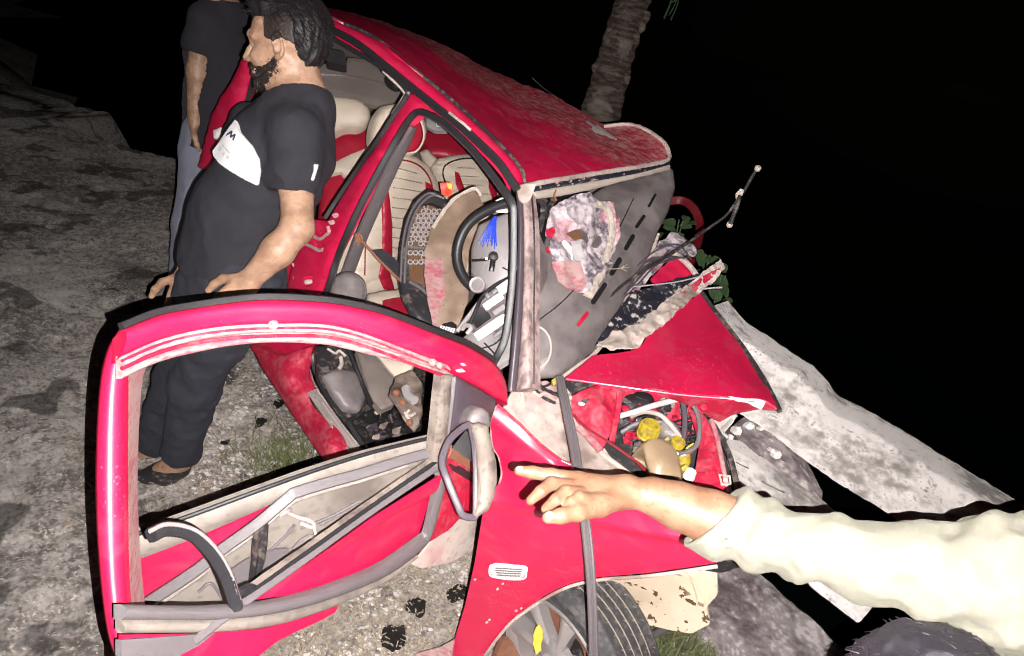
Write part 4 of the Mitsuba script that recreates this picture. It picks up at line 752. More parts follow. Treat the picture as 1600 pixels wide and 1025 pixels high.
# wheel
AXL = np.array([.74, -.20, .62]); AXL /= np.linalg.norm(AXL)
WC = cam(862, 1036, 1.82)
w0 = num(f'{CAR}__front_wheel')
tp = [(.182, .004), (.198, -.004), (.220, -.002), (.236, .010), (.246, .026)]
GP = .0245
for g in range(5):
    a = .028 + g * GP
    tp += [(.250, a), (.2505, a + GP - .0055), (.2478, a + GP - .005), (.2478, a + GP - .0008)]
tp += [(.250, .152), (.240, .165), (.215, .172), (.182, .170), (.175, .09), (.182, .004)]
cp('front_wheel__tyre', revolve(tp, WC, AXL, 96), 'm_tyre', 30)
ea = axes(AXL, [0, -1, -.4])
for g in range(5):
    sip = []
    for j in range(44):
        a = 2 * math.pi * (j + .3 * g) / 44
        c = WC + AXL * (.036 + g * GP) + .2508 * (math.cos(a) * ea[1] + math.sin(a) * ea[2])
        d = np.array([AXL * .005, AXL * .012]) + c + np.outer([-.003, .003], -math.sin(a) * ea[1] + math.cos(a) * ea[2])
        sip.append(tube(np.c_[d, [.0016, .0016]][:, :3] @ AX + EYE, .0009, k=4, sm=False, frame='world'))
    cp('front_wheel__tread_sipes', cat(sip), 'm_steel_dust', False, kind='stuff')
    if g < 4: cp('front_wheel__tread_groove', revolve([(.2482, .028 + (g + 1) * GP - .0050), (.2490, .028 + (g + 1) * GP - .0029), (.2482, .028 + (g + 1) * GP - .0008)], WC, AXL, 96), 'm_dry')
cp('front_wheel__rim', revolve([(.160, .015), (.172, .000), (.184, -.004), (.186, .004), (.178, .012), (.166, .03), (.160, .09), (.158, .09), (.160, .015)], WC, AXL, 72), 'm_alloy', 40)
cp('front_wheel__hub', revolve([(.001, -.006), (.030, -.005), (.040, .004), (.060, .012), (.062, .03), (.001, .04)], WC, AXL, 40), 'm_alloy', 40)
for j in range(7):
    a = 2 * math.pi * j / 7 + .25
    d = math.cos(a) * ea[1] + math.sin(a) * ea[2]; s_ = np.cross(AXL, d)
    L_, R_ = [], []
    for t in np.linspace(0, 1, 8):
        r = .045 + t * .122; w_ = .014 + .016 * t ** 2; L_.append(WC + d * r + s_ * w_ + AXL * (.012 - .004 * t)); R_.append(WC + d * r - s_ * w_ + AXL * (.012 - .004 * t))
    P_ = np.stack([np.stack(L_), (np.stack(L_) + np.stack(R_)) / 2 - AXL * .010, np.stack(R_)], 1)
    cp('front_wheel__spoke', grid_shell(P_, P_ + AXL * .03), 'm_alloy', 50)
cp('front_wheel__brake_disc', revolve([(.05, .075), (.135, .075), (.135, .09), (.05, .09), (.05, .075)], WC, AXL, 48), 'm_rust', 40)
cp('front_wheel__hub_back', revolve([(.05, .10), (.178, .10), (.178, .105), (.05, .105)], WC, AXL, 48), 'm_dark', 40)
cp('arch_liner', panel([(940, 903, 1.78), (1014, 899, 1.70), (1070, 891, 1.63), (1120, 884, 1.58), (1121, 930, 1.62), (1104, 948, 1.66), (1109, 975, 1.68), (1080, 991, 1.72), (1052, 986, 1.76), (1010, 976, 1.82), (995, 960, 1.84)], [(1060, 935, 1.70), (1015, 935, 1.78)], th=.008, step=5, disp=lambda P: .008 * nz(P, 12, 3)), 'm_mudplast', 40, label='mud splashed beige arch liner in front of the wheel')
cp('arch_liner__fold', tube([(1082, 895, 1.615), (1092, 925, 1.645), (1096, 945, 1.655)], .010), 'm_mudplast')
cp('arch_liner__inner', panel([(760, 1040, 1.98), (830, 960, 1.98), (900, 915, 1.96), (960, 900, 1.95), (1010, 910, 1.95), (1020, 1000, 2.02), (960, 1100, 2.1), (780, 1100, 2.1)], th=.01, step=8, disp=dents(.02, 8)), 'm_dark')
cp('sill_end_rust', panel([(760, 1060, 1.93), (785, 1000, 1.91), (800, 1000, 1.93), (830, 1060, 1.96)], th=.02, step=6, disp=dents(.01, 20)), 'm_rust')
cp('sill_end_flap', panel([(650, 1022, 1.9), (690, 1010, 1.88), (708, 1000, 1.86), (704, 1040, 1.87), (640, 1050, 1.9)], th=.006, step=3, torn=1.5, disp=dents(.008, 25)), 'm_jamb')

# inner wing and engine bay
cp('inner_wing', panel([(800, 612, 1.72), (822, 600, 1.76), (850, 596, 1.82), (886, 606, 1.84), (905, 640, 1.84), (930, 690, 1.80), (975, 735, 1.74), (1022, 768, 1.68), (970, 790, 1.66), (900, 760, 1.66), (860, 722, 1.67), (826, 690, 1.68), (796, 658, 1.68), (786, 636, 1.68)], [(860, 660, 1.76), (940, 750, 1.70)], th=.006, step=5,
                      disp=lambda P: .012 * nz(P, 12, 4) + .006 * ridge(P, 22, 2)), 'm_dust', 35)
cp('inner_wing__fold', tube([(1020, 768, 1.665), (985, 742, 1.70), (950, 716, 1.735), (935, 704, 1.76)], .007), 'm_trim')
cp('inner_wing__top_edge', tube([(826, 606, 1.745), (848, 622, 1.78), (870, 626, 1.80), (892, 620, 1.81)], .008, seg=10, disp=lambda P: .006 * nz(P, 50, 2)), 'm_dust')
for i, (pts, r) in enumerate([([(812, 606), (816, 618), (818, 636)], .005), ([(836, 608), (850, 622), (868, 630)], .004), ([(832, 612), (842, 618), (852, 614), (864, 622)], .006), ([(840, 600), (856, 612), (880, 618)], .005)]):
    cp('inner_wing__crushed_seam', tube([(u, v, 1.735 + .0004 * (u - 812) - .01) for u, v in pts], r, seg=10, disp=lambda P: .003 * nz(P, 80, 2)), ['m_trim', 'm_dark', 'm_dust', 'm_rubber'][i])
cp('inner_wing__yellow_clip', panel([(862, 594, 1.74), (870, 588, 1.745), (876, 592, 1.745), (875, 601, 1.74), (864, 601, 1.735)], th=.01, step=2.5, puff=.004), 'm_yellow')
cp('inner_wing__black_wire', tube([(834, 596, 1.78), (846, 604, 1.77), (858, 601, 1.76), (868, 594, 1.75), (880, 590, 1.75)], .003), 'm_rubber')
cp('inner_wing__black_wire', tube([(848, 606, 1.77), (862, 612, 1.77), (876, 622, 1.78), (888, 634, 1.79)], .003), 'm_rubber')
cp('strut_tower', panel([(892, 620, 1.82), (920, 608, 1.84), (955, 602, 1.86), (972, 612, 1.86), (968, 640, 1.83), (957, 670, 1.80), (942, 702, 1.76), (925, 690, 1.78), (905, 662, 1.81), (894, 645, 1.82)], [(935, 645, 1.79)], th=.01, step=3.4, puff=.004, edge=.04, disp=lambda P: .012 * ridge(P, 13, 3) + .004 * nz(P, 50, 2)), 'm_scuff', 28)
cp('strut_tower__hole', panel([(908, 626, 1.80), (916, 622, 1.80), (921, 624, 1.80), (914, 632, 1.795)], th=.003, step=2), 'm_char')
cp('strut_tower__white_scrape', panel([(904, 628, 1.80), (914, 630, 1.795), (912, 634, 1.795), (904, 633, 1.80)], th=.003, step=2, torn=.6), 'm_white')
cp('bay_floor', panel([(880, 590, 1.95), (1010, 585, 2.05), (1120, 620, 2.05), (1160, 700, 2.0), (1150, 790, 1.95), (1000, 800, 1.9), (930, 720, 1.92)], th=.01, step=7, disp=lambda P: .03 * nz(P, 9, 3)), 'm_dark', 30)
cp('bulkhead', panel([(960, 606, 1.9), (1080, 610, 1.92), (1100, 640, 1.92), (1080, 680, 1.92), (1020, 640, 1.92), (960, 640, 1.9)], th=.01, step=4, disp=lambda P: .02 * ridge(P, 12, 3)), 'm_scuff', 25)
cp('front_panel', panel([(1076, 640, 1.83), (1100, 650, 1.81), (1116, 668, 1.79), (1124, 700, 1.74), (1134, 750, 1.67), (1146, 788, 1.62), (1100, 790, 1.62), (1078, 770, 1.66), (1088, 730, 1.72), (1092, 700, 1.76), (1086, 670, 1.80)], th=.02, step=4, puff=.008, disp=lambda P: .008 * ridge(P, 18, 3)), 'm_scuff', 30)
cp('front_panel__edge', tube([(1112, 656, 1.775), (1122, 690, 1.735), (1132, 740, 1.67), (1140, 770, 1.63)], .006), 'm_jamb')
cp('front_panel__front_lip', tube([(1108, 655, 1.79), (1120, 672, 1.77), (1140, 712, 1.71), (1152, 760, 1.64), (1158, 790, 1.6)], .007, flat=.003), 'm_dark')
cp('front_panel__latch', cat([tube([(1124, 742, 1.645), (1140, 744, 1.635), (1142, 758, 1.625), (1128, 757, 1.63)], .004, closed=True, sm=False), panel([(1130, 746, 1.64), (1137, 747, 1.636), (1137, 754, 1.63), (1130, 753, 1.634)], th=.006, step=2)]), 'm_trim')
cp('front_panel__lower_piece', panel([(1076, 768, 1.64), (1100, 762, 1.64), (1120, 770, 1.62), (1148, 780, 1.6), (1150, 800, 1.58), (1080, 796, 1.6)], th=.01, step=4, disp=dents(.006, 20)), 'm_paint', 35)
cp('bumper_bar', band([(1066, 792, 1.64), (1110, 800, 1.60), (1156, 800, 1.58)], [(1090, 872, 1.52), (1126, 880, 1.50), (1160, 872, 1.50)], bulge=.03, th=.04, n=40, m=11, disp=lambda P: .014 * ridge(P, 12, 3)), 'm_dark', 30)
cp('strut_bar', tube([(968, 650, 1.80), (990, 644, 1.80), (1020, 634, 1.80), (1050, 626, 1.80), (1074, 618, 1.79)], .008, flat=.005), 'm_grey_light')
cp('strut_bar__post', tube([(968, 612, 1.82), (966, 640, 1.80), (960, 668, 1.77), (956, 690, 1.75)], .008, flat=.004), 'm_scuff')
cp('fluid_reservoir', panel([(1004, 692, 1.70), (1018, 684, 1.72), (1034, 685, 1.73), (1048, 694, 1.73), (1058, 706, 1.72), (1064, 730, 1.69), (1066, 752, 1.66), (1060, 760, 1.65), (1034, 754, 1.65), (1016, 746, 1.66), (1008, 722, 1.68)], [(1034, 722, 1.665)], th=.08, step=4, puff=.007, edge=.012, disp=dents(.004, 25)), 'm_reservoir', 45, label='brown fluid tank with a ribbed yellow cap')
yax = UPC * .9 + np.array([-.05, 0, -.22]); yax /= np.linalg.norm(yax)
def cap(u, v, z, r, h, nteeth, part):
    c = cam(u, v, z)
    pr_ = [(.001, h), (r * .7, h), (r * .74, h * .86), (r * .95, h * .86), (r, h * .78), (r, .0), (r * 1.08, -.002), (r * 1.08, -.006), (.001, -.006)]
    cp(part, revolve(pr_, c, yax, 40), 'm_yellow', 40)
    e = axes(yax, [1, 0, 0])
    cp(part + '_rib', cat([tube(np.array([c + yax * (.1 * h) + r * 1.0 * (math.cos(a) * e[1] + math.sin(a) * e[2]), c + yax * (.74 * h) + r * (math.cos(a) * e[1] + math.sin(a) * e[2])]) @ AX + EYE, .0022, k=5, sm=False, frame='world') for a in np.linspace(0, 2 * math.pi, nteeth, endpoint=False)]), 'm_yellow', False)
cap(1012, 677, 1.735, .026, .036, 16, 'fluid_reservoir__cap')
cp('brake_reservoir', panel([(1056, 706, 1.74), (1078, 703, 1.75), (1080, 722, 1.73), (1073, 738, 1.71), (1066, 738, 1.71), (1060, 724, 1.72)], th=.05, step=3, puff=.012), 'm_yellow', 45)
cap(1059, 693, 1.74, .017, .012, 12, 'brake_reservoir__cap')
cp('brake_reservoir__tabs', cat([block(1041, 687, 1.74, (.018, .01, .008), fx), block(1078, 697, 1.75, (.026, .008, .006), fx)]), 'm_yellow')
cp('brake_reservoir__white_band', tube([(1056, 707, 1.715), (1066, 711, 1.71), (1079, 706, 1.72)], .0035), 'm_white')
cp('brake_reservoir__lower_clip', block(1069, 731, 1.70, (.018, .016, .02), fx), 'm_yellow')
cp('hose', tube([(1068, 618, 1.78), (1080, 628, 1.77), (1091, 650, 1.75), (1093, 676, 1.73), (1088, 696, 1.72), (1074, 706, 1.715), (1060, 709, 1.71)], .0065), 'm_rubber_grey')
cp('hose', tube([(1066, 622, 1.79), (1070, 650, 1.78), (1069, 676, 1.77), (1066, 690, 1.77)], .0075), 'm_mauve')
cp('hose', tube([(985, 652, 1.80), (1005, 644, 1.80), (1030, 648, 1.80), (1048, 664, 1.79), (1064, 684, 1.77)], .006), 'm_dust')
cp('hose', tube([(970, 676, 1.80), (990, 664, 1.80), (1010, 658, 1.80), (1034, 660, 1.79)], .007), 'm_rubber_grey')
cp('filter_housing', panel([(1024, 660, 1.82), (1040, 655, 1.82), (1056, 662, 1.81), (1066, 678, 1.79), (1060, 690, 1.78), (1036, 684, 1.79), (1028, 674, 1.80)], th=.03, step=3, sm=True, puff=.018), 'm_plastic', 45)
cp('servo', panel([(974, 620, 1.9), (1006, 610, 1.92), (1022, 624, 1.9), (1014, 640, 1.88), (984, 646, 1.87), (970, 640, 1.88)], th=.03, step=3, sm=True, puff=.02), 'm_char', 45)
for i in range(110):
    u, v = 958 + 126 * rng.random(), 615 + 130 * rng.random()
    if v > 662 + .75 * (u - 940) or (1000 < u < 1070 and 690 < v): continue
    k = rng.normal(size=(4, 2)) * 7; z0 = 1.845 - .0009 * (v - 640) + .03 * rng.random()
    if i % 3: cp('bay_scrap', panel([(u, v, z0), (u + 8 + k[0, 0] * .4, v + k[0, 1] * .4, z0 - .01), (u + 8 + k[1, 0] * .5, v + 10 + k[1, 1] * .4, z0 - .03), (u + k[2, 0] * .5, v + 8, z0 - .015)], th=.005, step=2.6, torn=.8, disp=dents(.01, 50, i)), ['m_dark', 'm_scuff', 'm_dust', 'm_rubber_grey', 'm_scuff'][i % 5], 30)
    else: cp('bay_cable', tube([(u, v, z0), (u + k[0, 0] * 2, v + 9, z0 - .02), (u + k[1, 0] * 2, v + 18, z0 - .02), (u + k[2, 0] * 2, v + 26, z0 - .03)], .003), ['m_rubber', 'm_dust', 'm_char'][i % 3])
cp('bay_cable', tube([(896, 648, 1.80), (916, 668, 1.77), (950, 690, 1.73), (990, 718, 1.69), (1008, 735, 1.66)], .0035), 'm_piping')
cp('bay_pipe', tube([(905, 668, 1.79), (930, 694, 1.75), (938, 704, 1.74)], .010, disp=lambda P: .004 * nz(P, 60, 2)), 'm_jamb')
cp('bay_plug', revolve([(.001, .012), (.013, .01), (.015, -.01), (.001, -.014)], cam(1078, 741, 1.66), yax, 24), 'm_white')
cp('headlamp_housing', panel([(1112, 656, 1.86), (1150, 648, 1.86), (1146, 660, 1.86), (1124, 684, 1.82), (1116, 690, 1.80)], th=.02, step=3, disp=dents(.008, 25)), 'm_dust')
cp('headlamp_housing__strut', cat([tube([(1120, 680, 1.84), (1136, 664, 1.86), (1150, 648, 1.87)], .006), tube([(1126, 674, 1.84), (1138, 684, 1.83)], .005)]), 'm_grey_light')

# ---------------------------------------------------------------- the open front door
dz = RBFInterpolator(np.array([(775, 622), (700, 590), (688, 740), (300, 515), (240, 560), (300, 958), (378, 946), (660, 850), (240, 960), (500, 490), (520, 860)], float) / 100,
                     1 / np.array([1.62, 1.40, 1.47, 1.04, .98, .97, 1.05, 1.53, .90, 1.18, 1.24]), kernel='thin_plate_spline', smoothing=1e-4)
def D(L, d=0.0): L = np.asarray(L, float); return [(u, v, float(z) - d) for (u, v), z in zip(L, 1 / dz(L / 100))]
DR = 'front_door'
fa = [(190, 515), (245, 493), (300, 482), (376, 471), (427, 468), (493, 471), (541, 477), (604, 492), (678, 520), (732, 541), (772, 566), (789, 596), (788, 634)]
fb = [(190, 556), (245, 532), (300, 517), (363, 508), (427, 505), (495, 505), (540, 512), (585, 526), (655, 553), (700, 570), (722, 590), (752, 608), (776, 624)]
fc = [(190, 592), (245, 567), (300, 552), (363, 540), (427, 535), (503, 538), (540, 545), (585, 556), (655, 573), (702, 587), (712, 592)]
cp(DR + '__window_frame', band(D(fa, -.01), D(fb), bulge=.014, th=.03, n=80, m=9, prof=[0, .012, .016, .016, .013, .006, 0]), 'm_paint', 50, label='glossy red upper window frame of the open door')
cp(DR + '__frame_flange', band(D([(u, v + 1) for u, v in fb[:10]], -.004), D(fc[:10], -.01), th=.012, n=120, m=11, prof=[0, .001, .004, .006, .005, -.004, -.005, .003, .005, .004, 0], disp=lambda P: .003 * nz(P, 60, 3)), 'm_jamb', 40)
cp(DR + '__frame_seal', tube([(u, v - 3, z + .02) for u, v, z in D(fa[:11])], .008, flat=.006), 'm_rubber')
for u, v, r_ in ((427, 508, .009), (676, 566, .008), (687, 571, .007)): cp(DR + '__frame_bolt', revolve([(.001, .006), (r_ * .7, .005), (r_, 0)], C3(D([(u, v)], .012))[0], [-.2, -.3, -1], 16), 'm_steel')
for u, v in [(720, 568), (712, 578)]: cp(DR + '__frame_scrape', panel(D([(u, v), (u + 10, v - 2), (u + 16, v + 3), (u + 4, v + 4)], .018), th=.002, step=2.5), 'm_white')
cp(DR + '__quarter_post', band(D([(690, 586), (684, 640), (678, 695), (674, 740)], .004), D([(707, 584), (703, 640), (697, 695), (691, 742)], .004), bulge=.008, th=.02, n=40, m=7, disp=lambda P: .002 * nz(P, 60, 2)), 'm_mirror', 45)
cp(DR + '__quarter_post_channel', tube(D([(709, 588), (706, 620), (701, 660), (696, 700), (692, 738)], .006), .006, flat=.006), 'm_rubber_grey')
cp(DR + '__mirror_sail', panel(D([(710, 586), (740, 602), (776, 624), (771, 645), (765, 664), (750, 668), (731, 664), (716, 674), (700, 688), (704, 640)], -.004), th=.015, step=4, puff=.010, edge=.04), 'm_mauve', 45)
mz = lambda L, z: [(u, v, z + .0006 * (u - 735)) for u, v in L]
cp(DR + '__mirror_foot', panel(mz([(726, 664), (736, 642), (752, 636), (764, 646), (765, 668), (745, 672)], 1.44), th=.05, step=3, puff=.014, sm=True), 'm_plastic', 45)
cp(DR + '__mirror_rim', tube([(733, 664, 1.39), (716, 674, 1.375), (700, 692, 1.355), (691, 722, 1.335), (700, 752, 1.32), (714, 786, 1.315), (722, 803, 1.315), (734, 808, 1.32), (743, 804, 1.325), (744, 770, 1.335), (744, 730, 1.35), (742, 700, 1.365), (738, 678, 1.38)], .0075, flat=.010, closed=True, seg=8), 'm_mauve', label='bare rim of the mirror that lost its glass')
cp(DR + '__mirror_shell', panel([(733, 663, 1.385), (748, 660, 1.385), (762, 664, 1.39), (767, 690, 1.38), (773, 720, 1.365), (775, 748, 1.355), (771, 776, 1.345), (762, 798, 1.335), (745, 809, 1.32), (738, 806, 1.32), (745, 770, 1.325), (745, 730, 1.34), (742, 696, 1.36)], [(758, 730, 1.335)], th=.012, step=3, puff=.018, edge=.03, disp=lambda P: .004 * nz(P, 50, 3)), 'm_mirror', 40)
cp(DR + '__mirror_inside', panel([(728, 672, 1.43), (742, 690, 1.42), (744, 726, 1.41), (730, 716, 1.42), (706, 700, 1.43)], th=.004, step=4), 'm_char')
cp(DR + '__hinge_bar', cat([tube(D([(700, 705), (720, 714), (744, 730)], -.05), .016, flat=.01)]), 'm_rust')
cp(DR + '__hinge_rail', tube(D([(698, 724), (720, 736), (744, 752)], -.05), .010, flat=.006), 'm_rubber')
skin = [(676, 742), (690, 735), (684, 760), (664, 830), (656, 848), (606, 884), (536, 911), (467, 931), (400, 942), (376, 948), (478, 876), (578, 803)]
def fold(P):
    u = CU + FPX * P[:, 0] / P[:, 2]; v = CV + FPX * P[:, 1] / P[:, 2]
    return .012 * np.tanh(((778 + (664 - u) * .56) - v) / 6)
cp(DR + '__outer_skin', panel(D(skin), th=.004, step=4, disp=fold), 'm_paint', 45)
cp(DR + '__front_skin', panel(D([(690, 742), (700, 700), (746, 750), (748, 790), (752, 800), (745, 812), (720, 806), (700, 830), (664, 850)], -.04), th=.006, step=4, disp=lambda P: .008 * nz(P, 14, 3)), 'm_scuff', 40)
cp(DR + '__front_dusty_fold', panel(D([(704, 812), (722, 812), (744, 814), (740, 860), (700, 880), (660, 888), (646, 884), (668, 852)], -.10), th=.006, step=4, disp=lambda P: .012 * nz(P, 12, 3)), 'm_dust', 40)
bl = [(683, 700), (667, 742), (578, 803), (478, 875), (376, 950)]
cp(DR + '__belt_seal', tube(D([(690, 726), (667, 741), (578, 801), (478, 873), (370, 950), (300, 1004)], .008), .007, flat=.008), 'm_rubber_grey')
cp(DR + '__belt_seal_lip', tube(D([(690, 716), (664, 733), (578, 793), (478, 865), (380, 936)], .004), .0045, flat=.006), 'm_rubber')
cp(DR + '__belt_ledge', band(D([(690, 712), (664, 729), (578, 789), (478, 860), (366, 940)], -.004), D([(690, 706), (662, 722), (576, 781), (476, 851), (366, 928)], -.02), th=.006, m=5, disp=lambda P: .003 * nz(P, 50, 2)), 'm_mirror', 40)
# inner side of the door: trim rail, seal, pale lining
def E_(L, d=0.0): return [(u, v, float(np.interp(u, [200, 300, 400, 500, 600, 690], [1.10, 1.16, 1.23, 1.32, 1.42, 1.52])) - d + .0006 * (v - 780)) for u, v in L]
cp(DR + '__trim_rail', band(E_([(190, 846), (300, 807), (400, 770), (498, 735), (574, 711), (640, 694), (692, 682)]), E_([(190, 884), (300, 842), (400, 799), (472, 766), (560, 738), (640, 714), (690, 703)]), bulge=.008, th=.02, n=70, m=7), 'm_door_trim', 45)
cp(DR + '__trim_rail_edge', tube(E_([(190, 843), (300, 805), (400, 768), (498, 733), (574, 709), (640, 692), (692, 680)], .0), .0042), 'm_rubber')
cp(DR + '__trim_red_panel', panel(E_([(190, 884), (300, 842), (322, 836), (400, 801), (450, 776), (470, 766), (456, 774), (400, 818), (342, 856), (300, 890), (190, 965)], -.03), th=.006, step=4), 'm_paint', 40)
cp(DR + '__inner_seal', tube(E_([(190, 968), (300, 896), (342, 862), (400, 820), (450, 778), (464, 769), (520, 752), (564, 740), (640, 716), (688, 704)], .02), .011, flat=.008), 'm_rubber_grey')
cp(DR + '__inner_seal_lip', tube(E_([(190, 982), (300, 908), (344, 872), (402, 830), (452, 788), (468, 779), (522, 762), (566, 750), (640, 726)], .012), .005, flat=.005), 'm_door_trim')
cp(DR + '__lining', panel(E_([(190, 985), (300, 905), (344, 870), (402, 828), (452, 786), (468, 778), (560, 750), (640, 724), (690, 706), (664, 730), (578, 790), (478, 862), (378, 940), (300, 1000), (190, 1060)], -.05), th=.012, step=5, disp=lambda P: .012 * nz(P, 9, 3)), 'm_door_trim', 40)
cp(DR + '__lining_grey_patch', panel(E_([(340, 906), (366, 888), (392, 872), (420, 862), (450, 858), (452, 866), (440, 884), (410, 906), (382, 922), (356, 920)], .0), th=.004, step=4, sm=True), 'm_rubber_grey', 40)
cp(DR + '__lining_torn_patch', panel(E_([(458, 858), (468, 846), (484, 836), (494, 838), (490, 850), (474, 862)], .0), th=.004, step=3, torn=1), 'm_plastic', 40)
for L in ([(470, 826), (520, 806), (560, 784)], [(500, 820), (540, 800)], [(420, 862), (446, 838), (460, 820)], [(310, 925), (330, 912), (350, 940)]): cp(DR + '__lining_scratch', tube(E_(L, -.036), .003), 'm_rubber_grey')
cp(DR + '__rod', cat([tube(E_([(448, 800), (466, 808), (480, 812), (490, 818), (488, 824), (470, 818)], .0), .0035), tube(E_([(490, 822), (494, 836), (500, 848), (496, 856), (486, 842)], .0), .003)]), 'm_dust')
cp(DR + '__rod_clip', cat([panel(E_([(484, 842), (496, 838), (504, 844), (498, 852), (488, 854)], .004), th=.008, step=2.5, torn=.8), tube(E_([(436, 806), (448, 800), (452, 794)], .0), .005)]), 'm_steel')
for u, v in [(500, 842), (516, 832), (528, 822), (508, 846), (468, 872)]: cp(DR + '__lining_chip', panel(E_([(u, v), (u + 12, v - 8), (u + 18, v - 8), (u + 6, v + 3)], .0), th=.004, step=3, torn=1), 'm_jamb', 30)
cp(DR + '__guide_bar', band(E_([(398, 832), (396, 870), (390, 914)], .03), E_([(420, 820), (416, 866), (404, 912)], .03), bulge=.006, th=.012, n=20, m=7, prof=[0, .006, 0, -.002, 0, .006, 0]), 'm_dark', 40)
cp(DR + '__window_channel', tube(D([(236, 836), (262, 826), (300, 834), (330, 862), (352, 898), (366, 938), (368, 952)], .02), .0105, flat=.010), 'm_rubber')
cp(DR + '__window_channel_edge', tube(D([(234, 830), (262, 819), (304, 828), (336, 856), (359, 894), (374, 938)], .03), .0032), 'm_steel')
cp(DR + '__channel_clip', panel(D([(374, 922), (396, 912), (410, 918), (392, 936), (378, 944)], .0), th=.01, step=3, puff=.004), 'm_rubber')
cp(DR + '__lower_seal', band(D([(688, 740), (680, 770), (666, 830), (655, 842), (600, 880), (536, 908), (467, 930), (400, 943), (340, 947), (300, 947), (190, 944)], .018), D([(676, 740), (670, 780), (657, 846), (640, 862), (600, 893), (540, 924), (475, 948), (408, 962), (340, 967), (300, 968), (190, 966)][:0] or [(700, 745), (692, 776), (674, 838), (652, 866), (606, 899), (544, 926), (476, 948), (408, 962), (340, 968), (300, 969), (190, 968)], .018), bulge=.008, th=.012, n=90, m=7), 'm_rubber_grey', 45)
cp(DR + '__lower_edge_strip', band(D([(652, 867), (606, 900), (544, 927), (476, 949), (408, 963), (340, 969), (300, 970), (190, 969)], .012), D([(650, 870), (606, 906), (548, 937), (480, 963), (412, 981), (340, 988), (300, 989), (190, 990)], .006), bulge=.006, th=.012, n=80, m=5), 'm_door_trim', 45)
cp(DR + '__lower_skin', panel(D([(190, 992), (300, 990), (345, 989), (412, 982), (480, 964), (530, 946), (524, 958), (470, 984), (430, 1004), (384, 1040), (330, 1075), (190, 1075)], .0), [], th=.005, step=5, disp=dents(.005, 8)), 'm_paint', 45)
ra = [(190, 515), (172, 545), (160, 600), (154, 700), (154, 800), (160, 900), (172, 990), (190, 1040)]
rz = [.99, .985, .975, .96, .95, .94, .93, .93]
cp(DR + '__rear_edge', band([(u - 4, v, z) for (u, v), z in zip(ra, rz)], [(u + 40 - abs(v - 760) * .03, v + (44 if i == 0 else 20 if i == 1 else 0), z + .01) for i, ((u, v), z) in enumerate(zip(ra, rz))], bulge=.012, th=.03, n=50, m=7), 'm_paint', 45)
cp(DR + '__rear_edge_face', band([(u + 30, v + (40 if i == 0 else 18 if i == 1 else 0), z + .012) for i, ((u, v), z) in enumerate(zip(ra, rz))], [(u + 62, v + (44 if i == 0 else 20 if i == 1 else 0), z + .16) for i, ((u, v), z) in enumerate(zip(ra, rz))], th=.01, n=40, m=5), 'm_jamb', 45)
for o_, r_ in ((8, .0022), (20, .003)): cp(DR + '__flange_groove', tube([(u, v + o_, z - .006) for u, v, z in D(fb[:10], -.006)], r_), 'm_scuff')
cp(DR + '__lower_corner', panel(D([(190, 1000), (300, 992), (336, 988), (312, 1008), (270, 1030), (190, 1075)], .015), th=.01, step=5), 'm_rubber_grey')

# ---------------------------------------------------------------- loose things lying on and hanging from the wreck
put('rubber_strip', band([(868, 588, 1.735), (876, 630, 1.66), (888, 690, 1.58), (896, 740, 1.50), (905, 800, 1.42), (911, 850, 1.39), (916, 905, 1.38), (919, 970, 1.40), (921, 1045, 1.44)], [(881, 588, 1.735), (891, 630, 1.66), (904, 690, 1.58), (912, 740, 1.50), (920, 800, 1.42), (927, 850, 1.39), (931, 905, 1.38), (934, 970, 1.40), (936, 1045, 1.44)], th=.006, n=80, m=9, prof=[0, .003, .002, .004, .001, .004, .002, .003, 0]), 'm_rubber_grey', 45,
    'long dark rubber strip hanging down across the red front wing', 'rubber strip')
key = num('bent_wire')
scene[key] = mikit.ply(cat([tube([(948, 468, 2.03), (975, 444, 2.06), (1010, 420, 2.1), (1050, 396, 2.15), (1094, 366, 2.2), (1112, 353, 2.2), (1133, 338, 2.2), (1146, 322, 2.2), (1152, 312, 2.2)], .0045), tube([(1152, 313, 2.2), (1164, 296, 2.2), (1174, 278, 2.2), (1184, 262, 2.2)], .0055), tube([(1156, 306, 2.19), (1150, 326, 2.18), (1141, 350, 2.18)], .007)]), 'm_dark', smooth=40)
tag(key, 'thin bent wire standing up over the torn bonnet against the dark', 'wire')
for u, v in ((1184, 263), (1140, 351)): put('bent_wire__end_knob', revolve([(.001, .008), (.010, .004), (.010, -.004), (.001, -.008)], cam(u, v, 2.19), [0, -.4, -1], 14), 'm_trim')
put('bent_wire__end_bracket', panel([(1150, 302, 2.19), (1157, 294, 2.19), (1163, 297, 2.19), (1158, 310, 2.19), (1152, 314, 2.19)], th=.01, step=2.5, torn=1.2), 'm_trim')
key = put('paper_tag', panel([(687, 286, 2.24), (700, 285, 2.24), (707, 286, 2.24), (707, 302, 2.24), (702, 308, 2.24), (690, 304, 2.24)], th=.003, step=3, disp=dents(.004, 30)), 'm_orange', 30, 'small red and yellow tag stuck between the two front seats', 'tag')
put('paper_tag__yellow_corner', panel([(698, 286, 2.232), (706, 287, 2.232), (706, 297, 2.232), (700, 294, 2.232)], th=.002, step=2), 'm_tag_yellow')
bb = [tube([(774 + .6 * a, 338, 1.95), (768 + 2.2 * a, 355 + b, 1.94), (758 + 4.6 * a + 4, 378 + 3 * b, 1.94)], .0014, k=4) for a, b in zip(np.linspace(-3, 3, 26), rng.normal(size=26) * 2)]
put('blue_bristles', cat(bb), 'm_blue', False, 'bunch of bright blue bristles hanging inside the steering wheel', 'bristles')
